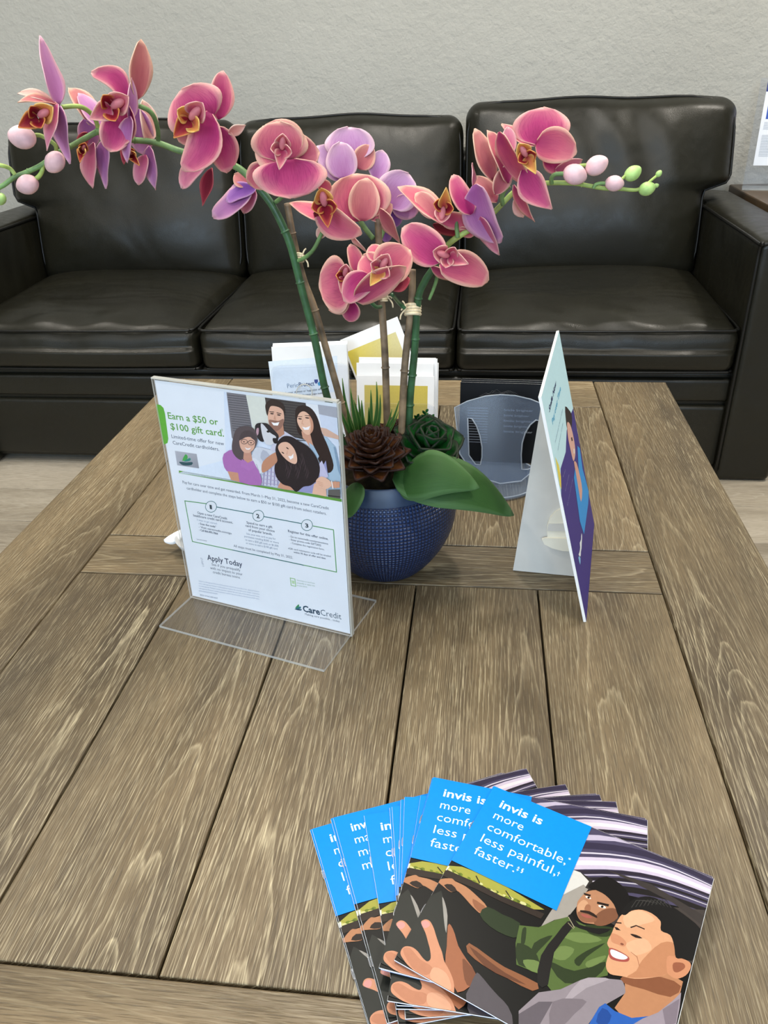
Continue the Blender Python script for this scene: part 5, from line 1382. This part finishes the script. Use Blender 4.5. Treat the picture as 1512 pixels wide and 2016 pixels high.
p.poly([(180, 1180), (205, 1065), (330, 1078), (440, 1030), (520, 1010), (620, 1060), (760, 1095), (850, 1090), (790, 1200), (775, 1390), (640, 1420), (500, 1490), (420, 1500), (330, 1380), (185, 1320)], GR)
for q_ in ([(225, 1090), (250, 1085), (240, 1180), (215, 1180)], [(300, 1180), (420, 1130), (330, 1230), (280, 1290)], [(560, 1290), (640, 1230), (760, 1180), (640, 1270), (590, 1330)], [(400, 1300), (560, 1360), (760, 1300), (700, 1400), (500, 1440)], [(640, 1060), (840, 1090), (770, 1140), (660, 1120)], [(190, 1180), (300, 1230), (330, 1330), (200, 1320)]): p.poly(q_, GD, smooth=3)
for q_ in ([(480, 1130), (600, 1110), (740, 1160), (600, 1180)], [(470, 1200), (560, 1220), (500, 1290), (420, 1270)], [(230, 1290), (330, 1300), (330, 1370), (260, 1350)], [(640, 1300), (760, 1260), (740, 1300), (650, 1340)]): p.poly(q_, GL, smooth=3)
p.poly([(516, 1040), (560, 1066), (430, 1240), (390, 1450), (320, 1440), (345, 1260), (440, 1130)], (30, 28, 27), smooth=2); p.line([(520, 1050), (556, 1088)], .0006, (150, 140, 110))
p.poly([(-120, 1180), (0, 1262), (110, 1336), (322, 1440), (290, 1490), (130, 1410), (-20, 1330), (-130, 1240)], (150, 96, 64), smooth=2); p.poly([(-120, 1200), (0, 1290), (110, 1370), (250, 1450), (130, 1410), (-20, 1330)], (112, 68, 46), smooth=2)
# passenger with the black cap
p.poly([(590, 900), (640, 850), (720, 840), (800, 895), (836, 985), (815, 1035), (760, 1062), (690, 1058), (610, 1042), (576, 990), (578, 930)], (192, 138, 104), smooth=4)
p.poly([(700, 1000), (760, 960), (830, 960), (838, 1020), (760, 1066), (690, 1060)], (134, 88, 64), smooth=3); p.poly([(580, 940), (620, 900), (650, 930), (600, 990)], (218, 168, 130), smooth=3)
p.poly([(580, 985), (630, 975), (700, 1015), (690, 1045), (610, 1040)], (150, 100, 74), smooth=3)
p.poly([(648, 815), (690, 780), (770, 750), (870, 810), (915, 880), (920, 960), (880, 1010), (845, 1005), (815, 930), (760, 870), (700, 838)], (22, 20, 20), smooth=3)
p.poly([(620, 855), (668, 868), (662, 880), (624, 868)], (38, 26, 22)); p.poly([(708, 912), (785, 930), (780, 944), (706, 926)], (38, 26, 22)); p.ell(650, 886, 20, 7, (246, 238, 230), 22); p.ell(652, 886, 8, 7, (34, 24, 20)); p.ell(740, 945, 26, 9, (246, 238, 230), 16); p.ell(740, 945, 9, 8, (34, 24, 20))
p.poly([(640, 930), (665, 940), (660, 975), (625, 965)], (168, 114, 84), smooth=3); p.poly([(600, 968), (660, 975), (705, 1005), (702, 1018), (650, 992), (602, 980)], (46, 32, 26), smooth=2); p.poly([(605, 990), (650, 1000), (678, 1018), (640, 1018), (610, 1004)], (176, 96, 86), smooth=2)
p.poly([(518, 1008), (545, 1000), (590, 1060), (700, 1085), (800, 1090), (720, 1125), (640, 1100), (560, 1070)], (26, 25, 24), smooth=2); p.line([(522, 1012), (560, 1080)], .0005, (190, 180, 150))
# the young man in front
p.poly([(330, 1500), (470, 1480), (600, 1420), (700, 1404), (870, 1420), (900, 1500), (760, 1580), (690, 1650), (640, 1720), (200, 1720), (200, 1620)], (152, 142, 150)); p.poly([(600, 1420), (700, 1404), (790, 1415), (640, 1470), (520, 1560), (500, 1540)], (176, 166, 174), smooth=2); p.poly([(200, 1640), (330, 1560), (420, 1560), (330, 1720), (200, 1720)], (104, 96, 104)); p.poly([(420, 1560), (560, 1540), (640, 1560), (560, 1640), (480, 1720), (400, 1720)], (128, 118, 126), smooth=2)
p.poly([(880, 1380), (1160, 1370), (1262, 1430), (1230, 1560), (1100, 1690), (900, 1690), (820, 1600), (890, 1500)], (196, 138, 100)); p.poly([(880, 1390), (1120, 1400), (1250, 1460), (1180, 1530), (1010, 1480), (880, 1440)], (142, 88, 60), smooth=2)
p.poly([(720, 1595), (760, 1570), (820, 1620), (930, 1665), (1080, 1650), (960, 1730), (640, 1730)], (44, 100, 190)); p.poly([(740, 1600), (800, 1650), (760, 1720), (700, 1690)], (32, 76, 156), smooth=2)
p.poly([(1250, 1500), (1240, 1600), (1215, 1730), (900, 1730), (1000, 1670), (1100, 1630), (1200, 1550)], (164, 152, 164)); p.poly([(1130, 1610), (1240, 1540), (1215, 1700), (1150, 1720)], (136, 124, 136))
p.poly([(826, 1060), (880, 985), (990, 960), (1090, 1010), (1150, 1090), (1215, 1170), (1230, 1290), (1170, 1375), (1060, 1405), (950, 1412), (870, 1396), (790, 1380), (764, 1330), (776, 1270), (790, 1225), (772, 1180), (800, 1120)], (230, 172, 132), smooth=3)
p.poly([(1000, 1290), (1120, 1180), (1215, 1190), (1225, 1300), (1165, 1378), (1040, 1404), (900, 1402), (960, 1360)], (202, 140, 102), smooth=3); p.poly([(880, 1000), (990, 970), (1080, 1030), (1000, 1060), (900, 1080)], (242, 190, 152), smooth=3); p.poly([(900, 1180), (1010, 1150), (1060, 1220), (960, 1260), (910, 1230)], (244, 186, 148), smooth=3)
p.poly([(1160, 1270), (1215, 1270), (1300, 1300), (1312, 1340), (1280, 1390), (1220, 1412), (1175, 1390), (1158, 1360)], (216, 150, 112), smooth=3); p.poly([(1200, 1310), (1260, 1310), (1275, 1340), (1230, 1370), (1200, 1360)], (160, 96, 70), smooth=3)
p.poly([(862, 985), (900, 930), (960, 890), (1050, 880), (1150, 920), (1260, 990), (1372, 1085), (1370, 1160), (1330, 1280), (1300, 1290), (1262, 1280), (1216, 1275), (1205, 1200), (1180, 1130), (1120, 1100), (1118, 1040), (1080, 1000), (1000, 966), (930, 972), (890, 1000)], (26, 25, 25), smooth=3)
for k in range(9): p.line([(930 + 26 * k, 950 - 3 * k), (960 + 24 * k, 905 - k), (1010 + 22 * k, 905 + 6 * k)], .0004, (70, 68, 66))
p.poly([(790, 1212), (850, 1232), (912, 1272), (905, 1300), (850, 1300), (795, 1282), (782, 1245)], (176, 84, 76), smooth=3); p.poly([(796, 1222), (850, 1240), (904, 1272), (880, 1288), (830, 1280), (798, 1258)], (250, 248, 246), smooth=3)
p.poly([(800, 1118), (860, 1140), (896, 1180), (880, 1204), (840, 1190), (800, 1170)], (214, 148, 112), smooth=3); p.ell(868, 1188, 12, 7, (140, 84, 64), 20)
p.poly([(818, 1076), (838, 1080), (860, 1100), (830, 1096)], (46, 32, 28)); p.poly([(920, 1122), (960, 1128), (1000, 1150), (955, 1146)], (46, 32, 28), smooth=2); p.line([(925, 1080), (960, 1068), (1012, 1090)], .0009, (60, 42, 36)); p.line([(826, 1048), (862, 1052)], .0009, (60, 42, 36)); p.line([(925, 1240), (965, 1270), (980, 1330)], .0005, (190, 128, 96))
# the reaching hand
p.tf = Zc
p.poly([(345, 470), (470, 300), (620, 80), (720, -60), (850, -120), (890, 20), (912, 140), (905, 420), (880, 560), (720, 580), (560, 640), (450, 560)], (46, 48, 44)); p.poly([(860, -60), (890, 10), (912, 130), (900, 300), (880, 200), (868, 60)], (168, 164, 158), smooth=2)  # grey areas by the spine: gloss sheen painted into the print
p.poly([(915, 230), (945, 222), (985, 310), (1020, 430), (1100, 560), (1195, 712), (1135, 830), (1010, 890), (960, 760), (890, 600), (905, 430)], (172, 108, 76), smooth=2); p.poly([(1060, 560), (1110, 590), (1195, 712), (1135, 830), (1080, 760)], (128, 78, 54), smooth=2)
p.poly([(1190, 710), (1225, 705), (1330, 830), (1420, 930), (1512, 1030), (1560, 1200), (1400, 1260), (1100, 1000), (1135, 830)], (92, 86, 92), smooth=2)
p.poly([(650, 200), (672, 172), (706, 166), (742, 188), (775, 250), (800, 330), (830, 420), (858, 490), (880, 580), (930, 670), (972, 780), (978, 880), (960, 930), (860, 880), (700, 770), (600, 690), (520, 620), (474, 560), (446, 505), (462, 455), (500, 432), (560, 440), (615, 480), (665, 545), (712, 582), (745, 552), (740, 470), (722, 400), (694, 300)], (222, 156, 122), smooth=3)
p.poly([(655, 200), (680, 178), (720, 186), (738, 222), (700, 250), (668, 240)], (232, 164, 158), smooth=3); p.poly([(470, 470), (540, 450), (640, 560), (760, 640), (700, 720), (560, 640)], (204, 138, 106), smooth=3); p.poly([(780, 640), (900, 700), (950, 850), (860, 850), (740, 740)], (236, 176, 142), smooth=3)
p.line([(560, -70), (600, 0), (612, 30)], .001, (210, 206, 198))
ME_PHOTO = temp(p, 'cover_photo', M_INKG, 0.66)
q = art_frame(p.k + 2)
q.face([(.0004, -.0004), (.0868, -.0004), (.0868, -.0838), (.0004, -.0838)], (0, 130, 226)); q.k += 2
ME_BLOCK = temp(q, 'blue_block', M_INKG)
WH = (246, 250, 254)
def words(lines, foot=True):
    t = art_frame(q.k + 2)
    wid = {'invis is': .0372, 'more': .0258, 'comfortable,': .0668, 'less painful,': .0632, 'faster.': .0345}
    for i, s in enumerate(lines):
        t.text_uv(s, .0128, -(.0186 + .0128 * i), wid.get(s, 0), .0086, WH, .013 if i == 0 else -.008)
    if foot:
        for s, x, y in (('*', .0800, -.0400), ('\u2020', .0768, -.0555), ('\u2021 \u00a7', .0480, -.0665)): t.text_uv(s, x, y, 0, .0035, WH)
    return temp(t, 'lettering', M_INKG)
ME_W1 = words(('invis is', 'more', 'comfortable,', 'less painful,', 'faster.')); ME_W2 = words(('inv', 'ma', 'mo', 'm'), False)
ME_BOOK = booklet_mesh()
def staple_mesh():
    b = bmesh.new(); tube(b, spline([V((.0016, -.004, .0008)), V((-.0001, -.0038, .0008)), V((-.0004, 0, .0008)), V((-.0001, .0038, .0008)), V((.0016, .004, .0008))], 3), .0003, 5)
    me = bpy.data.meshes.new('staple'); b.to_mesh(me); b.free(); me.materials.append(M_STEEL); return me
ME_ST = staple_mesh()
poses = [(-0.1305, .4262, 25.0, 'leftmost brochure of the blue fan, lying lowest on the table'), (-0.1290, .4272, 24.6, 'brochure just above the leftmost one in the blue fan'),
         (-0.1150, .4388, 22.6, 'brochure in the blue fan tucked under the one lettered ma'), (-0.1130, .4400, 22.3, 'brochure lettered inv and ma, second strip of the blue fan'),
         (-0.0870, .4450, 15.5, 'brochure in the third broad strip of the blue fan, lettered in'), (-0.0660, .4550, 9.6, 'brochure showing a thin blue sliver right of the third strip of the fan'),
         (-0.0640, .4560, 9.0, 'brochure in the middle of the blue fan with a narrow edge showing'), (-0.0570, .4640, 4.3, 'brochure with a narrow blue strip at the middle of the fan'),
         (-0.0540, .4670, 3.4, 'brochure just right of the middle strips of the blue fan'), (-0.0400, .4700, -3.4, 'brochure beneath the second large blue cover of the fan'),
         (-0.0312, .4900, -8.6, 'brochure almost hidden below the second large cover of the fan'), (-0.0300, .4910, -9.4, 'second brochure from the top, its blue cover half covered'),
         (0.0232, .4852, -23.5, 'brochure right under the topmost one, edges barely showing'), (Tl.x, Tl.y, -24.1, 'topmost brochure of the fan with two men in a car, fully visible')]
for i, (x, y, a, lab) in enumerate(poses):
    z = TZ + .0005 + STEP * i
    # the left-hand positions were read at the fan's full height: bring them down to this level
    pt = V((x, y, TZ + .012)); pz = CAM + (pt - CAM) * ((z - CAM.z) / (pt.z - CAM.z)) if i < 13 else V((x, y, z))
    r = bpy.data.objects.new('brochure', None); COL.objects.link(r); r.empty_display_size = .02; r.location = (pz.x, pz.y, z); r.rotation_euler = (0, 0, math.radians(a))
    props(r, lab, 'brochure', 'fanned blue brochures on the table')
    for nm, me, dz in (('pages', ME_BOOK, 0), ('cover_photo', ME_PHOTO, 0), ('blue_block', ME_BLOCK, 0), ('lettering', ME_W2 if i == 3 else ME_W1, 0)):
        c = bpy.data.objects.new(nm, me); COL.objects.link(c); c.parent = r
    for yy in (-.045, -.130):
        c = bpy.data.objects.new('staple', ME_ST); COL.objects.link(c); c.parent = r; c.location = (0, yy, 0)
